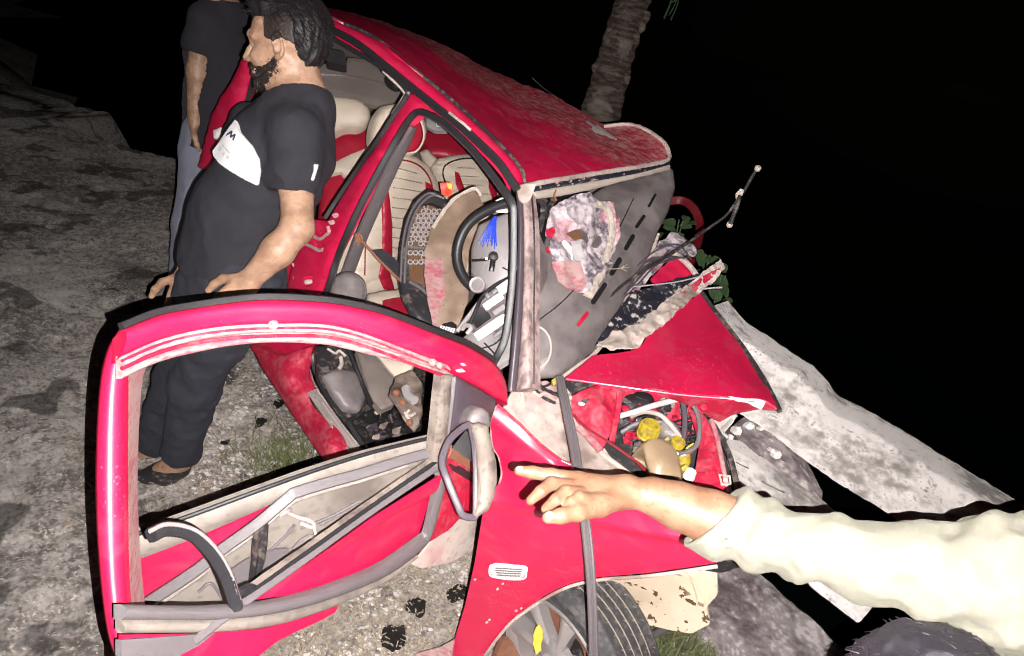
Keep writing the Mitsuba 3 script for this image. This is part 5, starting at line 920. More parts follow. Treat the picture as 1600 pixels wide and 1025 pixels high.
put('yellow_leaf', panel([(842, 975, 1.77), (848, 985, 1.77), (848, 1002, 1.775), (843, 1018, 1.78), (837, 1022, 1.78), (833, 1006, 1.775), (834, 990, 1.77), (838, 980, 1.77)], th=.002, step=2, torn=2, disp=lambda P: .006 * nz(P, 40, 2)), 'm_leaf_yellow', 30, 'yellow leaf stuck to the spokes of the front wheel', 'leaf')
# ================================================================ ground, bank, concrete, plants
def hgt(x, y):
    """Ground height in metres: a dirt verge that drops to the dark pond beyond the car."""
    p = np.stack([x, y, 0 * x], -1); lat = (x * _LAT[0] + y * _LAT[1]) / math.hypot(_LAT[0], _LAT[1])
    s = lat - 2.36 + .12 * (meshkit.fbm(p * 1.3, 3) - .5)
    t = np.clip(s / .22, 0, 1); t = t * t * (3 - 2 * t)
    return (.05 * (meshkit.fbm(p * 2.2 + 5, 3) - .5) + .035 * (meshkit.fbm(p * 11, 3) - .5) + .014 * (meshkit.fbm(p * 45, 2) - .5)) * (1 - .3 * t) - 1.25 * t - .25 * np.clip(s - .5, 0, 3)
gx = np.unique(np.r_[-60, -30, -15, -9, -6, np.arange(-4.5, 4.5, .022), 4.5, 6, 9, 15, 30, 60]); gy = np.unique(np.r_[-60, -30, -12, -6, -3, -1, np.arange(0, 5.2, .022), 5.2, 6, 7, 8, 10, 15, 30, 60])
X_, Y_ = np.meshgrid(gx, gy, indexing='ij'); Z_ = hgt(X_, Y_)
i, j = np.meshgrid(np.arange(len(gx) - 1), np.arange(len(gy) - 1), indexing='ij'); nn = len(gy)
q = np.stack([i * nn + j, (i + 1) * nn + j, (i + 1) * nn + j + 1, i * nn + j + 1], -1).reshape(-1, 4)
scene['ground'] = mikit.ply(mesh(np.stack([X_, Y_, Z_], -1).reshape(-1, 3), np.vstack([q[:, [0, 1, 2]], q[:, [0, 2, 3]]])), 'm_ground', smooth=True); labels['ground'] = {'kind': 'structure'}
scene['water'] = {'type': 'rectangle', 'to_world': T().translate([0, 0, -1.45]) @ T().scale([4000, 4000, 1]), 'bsdf': {'type': 'ref', 'id': 'm_water'}}; labels['water'] = {'kind': 'structure'}
from scipy.interpolate import RegularGridInterpolator
_H = RegularGridInterpolator((gx, gy), Z_, bounds_error=False, fill_value=0.0)
def gh(x, y): return _H(np.stack([x, y], -1))
def gpts(u, v):
    """The ground under points of the photograph."""
    u, v = np.atleast_1d(u).astype(float), np.atleast_1d(v).astype(float)
    d = np.stack([(u - CU) / FPX, (v - CV) / FPX, 1 + 0 * u], -1) @ AX; t = np.ones(len(u))
    for _ in range(40):
        p = EYE + d * t[:, None]; t = t + (p[:, 2] - gh(p[:, 0], p[:, 1])) / np.maximum(-d[:, 2], .05) * .8
    return EYE + d * t[:, None]
def gpt(u, v): return gpts(u, v)[0]
# leaf litter and roots
lit = []
for n_, (u0, u1, v0, v1) in ((2600, (380, 770, 850, 1030)), (900, (300, 540, 540, 800)), (500, (100, 320, 520, 830))):
    for p in gpts(u0 + (u1 - u0) * rng.random(n_), v0 + (v1 - v0) * rng.random(n_)):
        a = rng.random() * 6.28; L_ = .012 + .03 * rng.random(); c = rng.normal() * 1.6
        pts = [p + [math.cos(a + c * t) * L_ * t, math.sin(a + c * t) * L_ * t, .006 + .012 * math.sin(3 * t) * rng.random()] for t in (-.5, 0, .5)]
        lit.append(tube(pts, .0012 + .0014 * rng.random(), k=3, seg=2, frame='world'))
put('dry_litter', cat(lit), 'm_dry', False, 'pale dry roots and stalks strewn over the dirt', 'litter', kind='stuff')
sto = []
_n = 3200
for p in gpts(np.r_[300 + 270 * rng.random(_n // 2), 390 + 380 * rng.random(_n // 2)], np.r_[545 + 270 * rng.random(_n // 2), 860 + 170 * rng.random(_n // 2)]):
    s = .0025 + .008 * rng.random() ** 3
    ic = trimesh.creation.icosphere(0, 1.0); v_ = ic.vertices * s * np.array([1.1, .8, .6]) * (1 + .25 * rng.normal(size=(len(ic.vertices), 1))); sto.append((v_ + p + [0, 0, s * .3], ic.faces))
sto = [mesh(np.vstack([a for a, _ in sto]), np.vstack([b + 12 * i for i, (_, b) in enumerate(sto)]))]
put('gravel', cat(sto), 'm_concrete', False, 'small pale stones scattered over the dirt', 'gravel', kind='stuff')
# black scraps on the dirt
for i, (u, v, s, lab) in enumerate([(405, 658, 12, 'black torn scrap between the jeans and the red sill'), (436, 630, 9, 'small black scrap lying close to the red sill'), (652, 950, 19, 'dark angular scrap below the open door'), (612, 992, 26, 'broad dark scrap lowest on the dirt under the door'), (716, 925, 20, 'black scrap against the rear edge of the front wing'), (352, 690, 7, 'tiny black scrap beside the dark jeans')]):
    o = [(u + s * math.cos(a) * (.55 + .7 * rng.random()), v + .85 * s * math.sin(a) * (.55 + .7 * rng.random())) for a in np.linspace(0, 6.28, 10)[:-1]]
    put('plastic_scrap', panel(o, th=.004, step=2.2, torn=4, depth=lambda uv: (gpts(uv[:, 0], uv[:, 1]) - EYE) @ FWD - .012, disp=lambda P: .004 * nz(P, 60, 2)), 'm_wet', 30, lab, 'scrap', 'black scraps lying on the dirt')
def blades(u, v, n_, sp, L0, mat, key, label):
    c = gpt(u, v); out = []
    B = c + np.c_[rng.normal(size=(n_, 2)) * sp, np.zeros(n_)]; B[:, 2] = gh(B[:, 0], B[:, 1]) - .005
    for b in B:
        a, L_ = rng.random() * 6.28, L0 * (.5 + .8 * rng.random()); d = np.array([math.cos(a), math.sin(a), 0]); s_ = np.array([-d[1], d[0], 0]) * (.0016 + .0014 * rng.random())
        k = .3 + .7 * rng.random(); P_ = [b + d * L_ * k * t * t + [0, 0, L_ * (t - .35 * k * t * t)] for t in (0, .4, .75, 1)]
        V_ = np.vstack([P_[0] - s_, P_[0] + s_, P_[1] - s_, P_[1] + s_, P_[2] - .7 * s_, P_[2] + .7 * s_, P_[3]])
        out.append((V_, np.array([[0, 1, 3], [0, 3, 2], [2, 3, 5], [2, 5, 4], [4, 5, 6]])))
    V = np.vstack([o[0] for o in out]); F = np.vstack([o[1] + 7 * k for k, o in enumerate(out)])
    put(key, mesh(V, F), mat, False, label, 'grass', kind='stuff')
blades(445, 724, 520, .08, .06, 'm_grass', 'grass', 'tuft of short green grass on the dirt beside the sill')
blades(1085, 1015, 1500, .16, .09, 'm_grass', 'grass', 'rough olive grass growing in front of the wheel')
blades(1130, 1000, 500, .12, .07, 'm_dry', 'grass', 'dead straw coloured grass among the green by the wheel')
blades(390, 780, 260, .22, .03, 'm_dry', 'grass', 'thin dry stalks of grass on the open dirt')
blades(1000, 1040, 700, .12, .08, 'm_grass', 'grass', 'olive grass growing under the front tyre')

# fallen concrete: rails and slabs
def beam(key, face, dz_, mat, label, catname='concrete beam', torn=1.5, a=.012):
    put(key, panel(face, th=.1, step=6, torn=torn, back=dz_, disp=lambda P: a * 1.6 * nz(P, 7, 3) + a * .8 * ridge(P, 9, 3) + .008 * nz(P, 40, 3)), mat, 24, label, catname)
up_ = UPC
beam('concrete_rail', [(1110, 480, 2.19), (1144, 520, 2.17), (1188, 547, 2.15), (1220, 570, 2.13), (1253, 590, 2.12), (1275, 615, 2.09), (1292, 640, 2.06), (1335, 661, 2.03), (1420, 712, 1.96), (1560, 800, 1.85), (1640, 850, 1.79), (1640, 990, 1.65), (1500, 880, 1.74), (1400, 812, 1.81), (1335, 776, 1.86), (1280, 736, 1.91), (1218, 690, 1.98), (1157, 647, 2.05), (1120, 620, 2.10)], LAT * .16 + np.array([0, 0, .04]), 'm_concrete', 'pale broken concrete rail running out from behind the bonnet corner', 'concrete rail', 2.5)
beam('concrete_block', [(1132, 682, 2.02), (1150, 668, 2.05), (1176, 658, 2.10), (1204, 672, 2.10), (1228, 697, 2.06), (1256, 748, 1.99), (1280, 794, 1.93), (1240, 766, 1.93), (1190, 728, 1.96), (1152, 700, 1.99)], LAT * .10 + np.array([0, 0, .05]), 'm_slab', 'dark grey concrete block wedged below the bonnet corner', 'concrete block', 2)
for u, v, s in [(1142, 683, 5), (1153, 674, 9), (1172, 666, 6), (1190, 671, 4), (1216, 712, 8), (1230, 735, 5), (1208, 704, 4)]:
    put('concrete_block__chip', panel([(u + a * s * (.7 + .5 * rng.random()), v + b * s * (.6 + .5 * rng.random()), 1.995 - .001 * (u - 1150)) for a, b in ((-1, .2), (-.5, -.8), (.4, -.9), (1, -.1), (.6, .8), (-.4, .9))], th=.03, step=2.5, torn=1, disp=dents(.014, 50)), 'm_concrete', 30)
beam('pale_slab', [(1129, 698, 1.92), (1150, 701, 1.94), (1190, 731, 1.91), (1238, 768, 1.88), (1280, 797, 1.85), (1340, 850, 1.80), (1400, 905, 1.74), (1340, 975, 1.66), (1270, 920, 1.68), (1200, 850, 1.70), (1160, 790, 1.76), (1140, 740, 1.84)], LAT * .06 + np.array([0, 0, .03]), 'm_concrete', 'smooth pale slab lying below the dark concrete block', 'slab', .6, .004)
for u, v in [(1190, 752), (1206, 760), (1150, 722)]: put('pale_slab__crack', tube([(u, v, 1.83 - .0005 * (u - 1190) - .012), (u + 9, v + 5, 1.825 - .0005 * (u - 1190) - .012), (u + 20, v + 10, 1.82 - .0005 * (u - 1190) - .012)], .002, k=5), 'm_char')
g0 = lambda L, h: [(u, v, zh(u, v, h)) for u, v in L]
beam('kerb_slab', g0([(1118, 884), (1140, 880), (1166, 885), (1200, 912), (1238, 946), (1275, 980), (1308, 1008), (1340, 1060), (1180, 1060), (1150, 1012), (1128, 985), (1108, 972), (1104, 952)], .12), -up_ * .2, 'm_slab', 'weathered purple grey slab lying beside the beige arch liner', 'slab', 1.5, .015)
put('kerb_slab__bar', tube(g0([(985, 1022), (1010, 1000), (1046, 978), (1062, 970)], .16), .012, k=10), 'm_rubber_grey')

# palm
def palm():
    t = 'palm_tree'; tag(t, 'leaning palm trunk standing behind the red roof in the dark', 'palm tree')
    c = C3([(1190, -1050, 4.9), (1120, -520, 4.7), (1040, -120, 4.45), (990, 0, 4.35), (962, 90, 4.3), (938, 180, 4.25), (915, 260, 4.2), (880, 420, 4.2), (850, 560, 4.2)]) @ AX + EYE
    r = np.array([.085, .09, .10, .105, .112, .122, .14, .16, .18])
    put(f'{t}__trunk', tube(c, r, k=28, seg=26, frame='world', disp=lambda v: .005 * np.sin(v[..., 2] * 75) ** 3 + .02 * (meshkit.fbm(v * 14, 4) - .5) + .03 * np.clip(meshkit.fbm(v * 4 + 3, 2) - .55, 0, 1)), 'm_bark', 40)
    for k in range(14):
        p = c[3] + (c[5] - c[3]) * rng.random(); d = np.array([rng.normal(), -abs(rng.normal()) - .4, 0]); d /= np.linalg.norm(d)
        o = trimesh.creation.icosphere(2, 1.0); o.vertices *= [.022 + .02 * rng.random(), .02, .03 + .03 * rng.random()]; o.vertices *= 1 + .5 * (meshkit.fbm(o.vertices * 30 + k, 2)[:, None] - .5); o.vertices += p + d * .11
        put(f'{t}__bark_scar', o, 'm_bark', 40)
    top = c[0]
    for k in range(13):
        a = 2 * math.pi * k / 13; rise = .5 + .4 * math.sin(k * 2.3); d = np.array([math.cos(a), math.sin(a), 0]); out = []
        sp = np.array([top + d * 2.6 * s + [0, 0, rise * 1.6 * s - 2.6 * s * s] for s in np.linspace(0, 1, 12)])
        out.append(tube(sp, np.linspace(.022, .004, 12), k=6, seg=2, frame='world'))
        side = np.array([-d[1], d[0], 0])
        for s in np.linspace(.12, .98, 34):
            b = np.array([np.interp(s * 11, np.arange(12), sp[:, i_]) for i_ in range(3)])
            for sg in (-1, 1):
                L_ = .55 * math.sin(math.pi * (.12 + .8 * s)); e = b + side * sg * L_ * .8 + d * L_ * .35 - [0, 0, .45 * L_]
                m_ = (b + e) / 2 + [0, 0, .05]; w_ = d * .012
                out.append(mesh(np.array([b, m_ - w_, m_ + w_, e]), [[0, 1, 2], [1, 3, 2]]))
        put(f'{t}__frond', cat(out), 'm_grass', False)
    st = [tube([(1042 + 9 * a + 5, -14, 4.1), (1043 + 9 * a, 2 + b, 4.1), (1034 + 8 * a, 18 + 3 * b, 4.1)], .004, k=4) for a, b in zip(rng.random(5) * 2, rng.normal(size=5) * 3)]
    put(f'{t}__hanging_strands', cat(st), 'm_leaf', False)
palm()
def weed(u, v, z, n_, size, label):
    t = num('leafy_weed'); tag(t, label, 'weed', 'green weeds behind the bonnet')
    base = W(cam(u, v, z)); root = base + [0, 0, -.35]; ll = []
    put(f'{t}__stem', cat([tube([root, (root + base) / 2 + [.02, 0, 0], base + [.01 * k, 0, .02]], .004, k=5, frame='world') for k in (-1, 1)]), 'm_leaf', 40)
    for k in range(n_):
        a = rng.random() * 6.28; el = rng.normal() * .5 + .2; d = np.array([math.cos(a) * math.cos(el), math.sin(a) * math.cos(el), math.sin(el)]); s_ = np.cross(d, [rng.normal() * .3, -.6, .8]); s_ /= np.linalg.norm(s_); nn_ = np.cross(s_, d)
        L_ = size * (.7 + .6 * rng.random()); tt = np.linspace(0, 1, 9); wd = .36 * L_ * np.sin(np.pi * tt ** .75) ** .9
        q_ = base + rng.normal(size=3) * size * .45; mid = q_ + np.outer(tt * L_, d) - np.outer(.25 * L_ * tt ** 2, [0, 0, 1])
        P_ = np.stack([mid + s_ * wd[:, None] + nn_ * .18 * wd[:, None], mid, mid - s_ * wd[:, None] + nn_ * .18 * wd[:, None]], 1)
        P_ = (P_.reshape(-1, 3) - EYE) @ AX.T; P_ = P_.reshape(9, 3, 3)
        put(f'{t}__leaf', grid_shell(P_, P_ - (nn_ @ AX.T) * .0012), 'm_leaf', 50)
weed(1062, 350, 3.3, 9, .075, 'rounded green weed leaves inside the dim red hoop')
weed(1048, 374, 3.3, 5, .07, 'dark low weed leaves below the dim red hoop')
weed(1104, 404, 3.0, 5, .09, 'narrow green weed leaves right of the red hoop foot')
weed(1128, 436, 3.0, 4, .08, 'green weed leaves behind the rolled bonnet tip')
weed(1120, 466, 3.0, 4, .075, 'drooping weed leaves below the rolled bonnet tip')
# one far lamp across the water
scene['far_lamp'] = {'type': 'sphere', 'center': W(cam(1330, 237, 60)).tolist(), 'radius': .09, 'emitter': {'type': 'area', 'radiance': {'type': 'rgb', 'value': [6, 6, 6]}}}
labels['far_lamp'] = {'label': 'single tiny white lamp far away in the darkness', 'category': 'lamp'}
# ================================================================ people
def J(u, v, z, r): return (*cam(u, v, z), r)
def finger(body, pts, k=.004): body.limb(pts, k)
def hand(body, wrist, d, palm_n, side, L=.185, curl=.5, r0=.0095):
    """Relaxed hand: wrist point, direction of the fingers, palm normal, side towards the thumb (build frame)."""
    d = np.asarray(d, float) / np.linalg.norm(d); s = np.asarray(side, float); s = s - d * np.dot(s, d); s /= np.linalg.norm(s); n = np.cross(d, s); n *= np.sign(np.dot(n, palm_n)) or 1
    w = np.asarray(wrist, float)
    for o in (-.028, -.009, .010, .028): body.limb([(*(w + d * .01 + s * o * .6), .017), (*(w + d * .085 + s * o), .0125)], .012)
    for o, l in zip((.030, .010, -.010, -.029), (.072, .080, .074, .058)):
        p0 = w + d * .088 + s * o; a1, a2, a3 = curl * .5, curl * 1.2, curl * 1.8
        p1 = p0 + (d * math.cos(a1) + n * math.sin(a1)) * l * .45; p2 = p1 + (d * math.cos(a2) + n * math.sin(a2)) * l * .3; p3 = p2 + (d * math.cos(a3) + n * math.sin(a3)) * l * .25
        body.limb([(*p0, r0 + .001), (*p1, r0), (*p2, r0 - .001), (*p3, r0 - .002)], .003)
    t0 = w + d * .025 + s * .03; t1 = t0 + (d * .6 + s * .7 + n * .3) * .04; t2 = t1 + (d * .85 + s * .35 + n * .3) * .034; t3 = t2 + (d * .95 + s * .1 + n * .3) * .024
    body.limb([(*t0, .014), (*t1, .012), (*t2, .0105), (*t3, .009)], .008)
def head_parts(key, c, fwd, up, skin='m_skin', h=.0028, scale=1.0, beard=True):
    """Hair, beard, eyes and brows for a head; returns the primitives to add to the body. Local axes: x forward, y to the person's left, z up."""
    A = axes(fwd, up); x, z = A[0], A[1]; y = np.cross(z, x); Rm = np.stack([x, y, z])      # rows
    P = lambda a: np.asarray(c) + (np.asarray(a, float) * scale) @ Rm
    def add(b):
        S = scale
        b.blob(P((-.020, 0, .040)), np.array([.092, .074, .088]) * S, Rm, .02)
        b.blob(P((.028, 0, -.010)), np.array([.064, .062, .082]) * S, Rm, .03)
        b.blob(P((.040, 0, .055)), np.array([.047, .060, .045]) * S, Rm, .02)
        for sd in (-1, 1):
            b.limb([(*P((-.005, sd * .055, -.035)), .020 * S), (*P((.052, sd * .024, -.080)), .017 * S)], .02)   # jaw
            b.blob(P((.062, sd * .036, -.018)), np.array([.026, .024, .022]) * S, Rm, .02)                         # cheek
            b.cut(P((.094, sd * .033, .014)), np.array([.018, .018, .012]) * S, Rm, .012)
            b.limb([(*P((.082, sd * .012, .034)), .009 * S), (*P((.080, sd * .036, .038)), .009 * S), (*P((.066, sd * .052, .032)), .008 * S)], .012)
            b.limb([(*P((.0795, sd * .033, .021)), .009 * S), (*P((.0795, sd * .033, .0205)), .009 * S)], .008)
            # ear: a rim round a hollow, lobe below
            e0 = (-.008, sd * .074, .006)
            for t0, t1 in zip(np.linspace(-1.9, 2.9, 10)[:-1], np.linspace(-1.9, 2.9, 10)[1:]):
                q_ = lambda t: (e0[0] - .017 * math.cos(t) * .9 - .003, e0[1] + sd * (.006 + .004 * math.cos(t)), e0[2] + .028 * math.sin(t) + .002)
                b.limb([(*P(q_(t0)), .0044 * S), (*P(q_(t1)), .0044 * S)], .004)
            b.blob(P((e0[0] - .002, e0[1] - sd * .002, e0[2])), np.array([.014, .006, .024]) * S, Rm, .006)
            b.limb([(*P((e0[0] + .004, e0[1] + sd * .004, e0[2] - .006)), .005 * S), (*P((e0[0] + .005, e0[1] + sd * .003, e0[2] + .003)), .004 * S)], .005)
            b.limb([(*P((e0[0] + .002, e0[1] + sd * .004, e0[2] - .024)), .0065 * S), (*P((e0[0] - .004, e0[1] + sd * .005, e0[2] - .018)), .006 * S)], .006)
        b.limb([(*P((.086, 0, .032)), .0085 * S), (*P((.107, 0, .000)), .009 * S), (*P((.119, 0, -.017)), .0105 * S)], .008)
        for sd in (-1, 1): b.limb([(*P((.100, sd * .012, -.020)), .0085 * S), (*P((.110, sd * .010, -.021)), .007 * S)], .006)
        b.limb([(*P((.095, -.014, -.044)), .0065 * S), (*P((.102, 0, -.041)), .0075 * S), (*P((.095, .014, -.044)), .0065 * S)], .006)
        b.limb([(*P((.093, -.013, -.055)), .0065 * S), (*P((.099, 0, -.056)), .0085 * S), (*P((.093, .013, -.055)), .0065 * S)], .006)
        b.limb([(*P((.084, -.012, -.084)), .015 * S), (*P((.084, .012, -.084)), .015 * S)], .016)
        return b
    loc = lambda X: ((X - np.asarray(c)) @ Rm.T) / scale
    def sm(a, b, t): t = np.clip((t - a) / (b - a), 0, 1); return t * t * (3 - 2 * t)
    def fuzz(k_, m_, n_, l_, mid_):
        np.random.seed(3); pts_, fi = trimesh.sample.sample_surface(m_, n_, seed=3); nn_ = m_.face_normals[fi]; out_ = []
        for p_, q_ in zip(pts_, nn_):
            d_ = q_ * .5 + np.array([0, 0, -.7]) + r0.normal(size=3) * .4; d_ /= np.linalg.norm(d_); l2 = l_ * (.5 + r0.random())
            p_ = p_ + r0.normal(size=3) * .005
            out_.append(tube(np.array([p_, p_ + d_ * l2]), np.array([.0007, .0002]), k=3, sm=False, frame='world'))
        put(k_, cat(out_), 'm_hair', False)
    r0 = np.random.default_rng(11)
    hb = Body()
    hb.blob(P((-.022, 0, .050)), np.array([.099, .0785, .090]) * scale, Rm, .02)
    hb.blob(P((.035, 0, .108)), np.array([.056, .058, .036]) * scale, Rm, .03)
    hb.blob(P((-.060, 0, .015)), np.array([.042, .060, .062]) * scale, Rm, .02)
    def hair_disp(X):
        L_ = loc(X)
        th = np.arctan2(L_[..., 2] - .03, -L_[..., 0] + .02); st = meshkit.fbm(np.stack([th * 3.0, L_[..., 1] * 150, th * 0 + 2], -1), 2) - .5
        return .007 * st + .004 * (meshkit.fbm(L_ * 45, 2) - .5) + .005 * (meshkit.fbm(np.stack([th * 4, L_[..., 1] * 320, th * 0 + 6], -1), 1) - .5)
    def hair_keep(X):
        L_ = loc(X); xx, yy, zz = L_[..., 0], np.abs(L_[..., 1]), L_[..., 2]
        n_ = .010 * (meshkit.fbm(L_ * 70, 2) - .5)
        front = np.minimum((.050 - zz) , (xx + .010)) + n_         # below the hairline and in front of the ear
        ear = np.minimum(.030 - zz, xx + .034) + n_
        side = np.minimum(np.minimum(.080 - zz, yy - .040), xx + .052) + n_
        return np.maximum.reduce([front, ear, side, (-.066 - zz) + n_])
    put(f'{key}__hair', hb.build(h, disp=hair_disp, keep=hair_keep), 'm_hair', 60)
    st = []
    r_ = np.random.default_rng(5)
    ce, re_ = np.array([-.022, 0, .052]), np.array([.099, .080, .093])
    for _ in range(1500):
        n0 = r_.normal(size=3); n0 /= np.linalg.norm(n0); p0 = ce + n0 * re_
        if p0[2] < .082 and (p0[0] > -.05 or p0[2] < -.03): continue
        quiff = p0[0] > .03
        d = np.array([.9, .15 * n0[1], .5]) if quiff else np.array([-.75, .1 * n0[1], -.65]); d = d + r_.normal(size=3) * .35; L_ = .022 + .03 * r_.random(); pts = []
        for t_ in np.linspace(0, 1, 5):
            q_ = p0 + d / np.linalg.norm(d) * L_ * t_; w_ = (q_ - ce) / re_; rr_ = np.linalg.norm(w_)
            if not quiff or rr_ < 1.0: q_ = ce + w_ / rr_ * re_ * (1.0 + .03 + .09 * t_ * r_.random())
            pts.append(P(q_))
        st.append(tube(np.array(pts) @ AX + EYE, np.array([.0011, .0011, .001, .0008, .0003]), k=3, seg=2, frame='world'))
    put(f'{key}__hair_strands', cat(st), 'm_hair', False)
    if beard:
        bb_ = add(Body())
        def bkeep(X):
            L_ = loc(X); xx, yy, zz = L_[..., 0], np.abs(L_[..., 1]), L_[..., 2]; n_ = .012 * (meshkit.fbm(L_ * 200, 2) - .5) + .008 * (meshkit.fbm(L_ * 60, 2) - .5)
            line = np.where(xx < .045, -.012 - .9 * np.clip(xx + .005, 0, 1) * .55, -.040)
            a = zz - line                                                       # above the beard line
            m = np.maximum(-.0365 - zz, 0) * 0
            mouth = .0075 - np.sqrt((zz + .050) ** 2 + np.maximum(yy - .012, 0) ** 2) - np.where(xx > .085, 0, 1)
            stache = np.where((zz > -.041) & (zz < -.028) & (xx > .075) & (yy < .030), -1.0, a)
            back = -.004 - xx
            return np.maximum(np.maximum(np.minimum(a, stache), mouth), back) + n_
        bm_ = bb_.build(h, disp=lambda X: .0012 + .007 * (meshkit.fbm(loc(X) * 260, 2) - .5), keep=bkeep)
        put(f'{key}__beard', bm_, 'm_beard', 60)
        fuzz(f'{key}__beard_hairs', bm_, 2200, .006, np.asarray(c) @ AX + EYE)
        # shaved temple
        tb = add(Body())
        for sgn in (-1, 1): put(f'{key}__shaved_temple', tb.build(h, disp=lambda X: .0016 + 0 * X[..., 0] + .0035 * (meshkit.fbm(loc(X) * 300, 2) - .5), keep=lambda X: np.maximum.reduce([.022 - loc(X)[..., 2] + .03 * (meshkit.fbm(loc(X) * 60, 2) - .5) + .25 * np.clip(loc(X)[..., 0] + .0, 0, 1), loc(X)[..., 0] - .030, .05 - loc(X)[..., 1] * sgn, loc(X)[..., 2] - .085])), 'm_beard', 60)
    for sd in (-1, 1):
        o = trimesh.creation.icosphere(3, .0118 * scale); o.vertices += W(P((.0705, sd * .032, .0135))); put(f'{key}__eye', o, 'm_eye', True)
        o = trimesh.creation.icosphere(2, .0062 * scale); o.vertices += W(P((.0766, sd * .0325, .0125))); put(f'{key}__iris', o, 'm_hair', True)
        put(f'{key}__eyebrow', tube(np.array([P((.094, sd * .014, .040)), P((.090, sd * .032, .047)), P((.074, sd * .052, .040))]) @ AX + EYE, np.array([.004, .0042, .002]), k=6, frame='world', disp=lambda v: .002 * (meshkit.fbm(v * 300, 2) - .5)), 'm_hair', 50)
    return add, P
def folds(a, s, seed=0, axis=None):
    def f(X):
        return a * (1 - 2 * np.abs(2 * meshkit.fbm(X * s + 9.1, 3, seed) - 1)) * .6 + a * .5 * (meshkit.fbm(X * s * 3.1, 2, seed) - .5)
    return f

# ---- man in the black T-shirt, beside the rear door
M1 = 'person'
tag(M1, 'bearded man in black T-shirt with white chest stripe leaning beside the car', 'person')
hc = cam(450, 80, 1.84); upm = UPC + np.array([-.12, 0, .10]); fwm = np.array([-.985, -.07, .13])
add_head, HP = head_parts(M1, hc, fwm, upm, scale=1.02)
neck = [(*HP((-.022, 0, -.045)), .056), (*HP((-.030, 0, -.10)), .057), J(465, 158, 1.87, .060)]
shL, elL, wrL = J(462, 212, 1.80, .050), J(465, 356, 1.79, .040), J(392, 436, 1.785, .029)
shR, elR, wrR = J(392, 205, 2.06, .048), J(318, 330, 2.16, .040), J(290, 430, 2.10, .028)
chest, waist, hip = J(428, 240, 1.92, .115), J(385, 345, 1.98, .11), J(366, 440, 2.04, .13)
kL, aL, kR, aR = J(306, 600, 2.17, .060), J(278, 722, 2.36, .045), J(280, 590, 2.30, .060), J(238, 700, 2.48, .045)
b = Body(); add_head(b); b.limb(neck, .03)
b.limb([shL, J(463, 285, 1.81, .046), elL], .02).limb([elL, J(434, 392, 1.785, .041), wrL], .02).limb([shR, elR, wrR], .02)
b.limb([J(465, 158, 1.87, .06), (*chest[:3], .09), (*waist[:3], .09), (*hip[:3], .09)], .04).limb([(*chest[:3], .06), (*shL[:3], .04)], .03).limb([(*chest[:3], .06), (*shR[:3], .04)], .03)
for k_, a_ in ((kL, aL), (kR, aR)): b.limb([(*hip[:3], .075), (*k_[:3], .05), (*a_[:3], .038), (*(np.array(a_[:3]) - UPC * .05 + np.array([-.10, .02, .0])), .034)], .03)
hand(b, wrL[:3], cam(360, 470, 1.78) - cam(392, 436, 1.785), [-.3, .5, .6], [-.8, -.5, 0], curl=.5)
hand(b, wrR[:3], -UPC + np.array([-.2, 0, 0]), [0, 0, -1], [-.8, -.2, 0], curl=.5)
put(f'{M1}__body', b.build(.0036), 'm_skin', 60)
s = Body()
s.limb([J(466, 164, 1.87, .075), (*chest[:3], .120), (*waist[:3], .118), (*J(372, 425, 2.02, .125),)], .05)
s.limb([J(412, 250, 1.93, .10), J(366, 330, 1.98, .10), J(345, 400, 2.02, .11)], .05)
s.limb([J(452, 180, 1.88, .07), J(462, 210, 1.80, .062), J(461, 262, 1.805, .060), J(457, 312, 1.815, .058)], .03)
s.limb([J(440, 180, 1.93, .06), J(394, 200, 2.05, .060), J(362, 262, 2.11, .056)], .03)
s.limb([J(486, 170, 1.88, .055), J(480, 240, 1.90, .06), J(450, 330, 1.98, .06)], .05)
s.plane(cam(455, 300, 1.81), cam(455, 300, 1.81) - cam(458, 240, 1.80), .003) if False else None
sleeve_n = cam(456, 300, 1.812) - cam(462, 240, 1.803); sleeve_n /= np.linalg.norm(sleeve_n); sleeve_c = cam(456, 300, 1.812); arm_c = cam(459, 280, 1.81)
hem_c, hem_n = cam(366, 452, 2.04), (cam(366, 452, 2.04) - cam(385, 345, 1.98)); hem_n /= np.linalg.norm(hem_n)
neck_c, neck_n = cam(461, 146, 1.86), np.array([-.12, -.95, .06]); neck_n /= np.linalg.norm(neck_n)
def shirt_keep(X):
    d_arm = np.linalg.norm((X - arm_c) - ((X - arm_c) @ sleeve_n)[..., None] * sleeve_n, axis=-1)
    a = np.where(d_arm < .075, (X - sleeve_c) @ sleeve_n, -1.0)
    nk = np.where(np.linalg.norm(X - neck_c, axis=-1) < .11, (X - neck_c) @ neck_n, -1.0)
    return np.maximum.reduce([a, (X - hem_c) @ hem_n, nk])
def wrinkle(X):
    d_ = (X - cam(455, 330, 1.9)); calm = np.clip(np.linalg.norm(X - cam(370, 240, 1.88), axis=-1) / .09 - .75, .06, 1); return folds(.014, 8)(X) * calm + .004 * np.sin(60 * (d_ @ UPC) + 30 * d_[..., 0] + 9 * meshkit.fbm(X * 7, 2)) * np.clip(1.2 - np.linalg.norm(d_, axis=-1) / .22, 0, 1)
sm_ = s.build(.005, disp=wrinkle, keep=shirt_keep)
put(f'{M1}__t_shirt', sm_, 'm_black_cloth', 60)
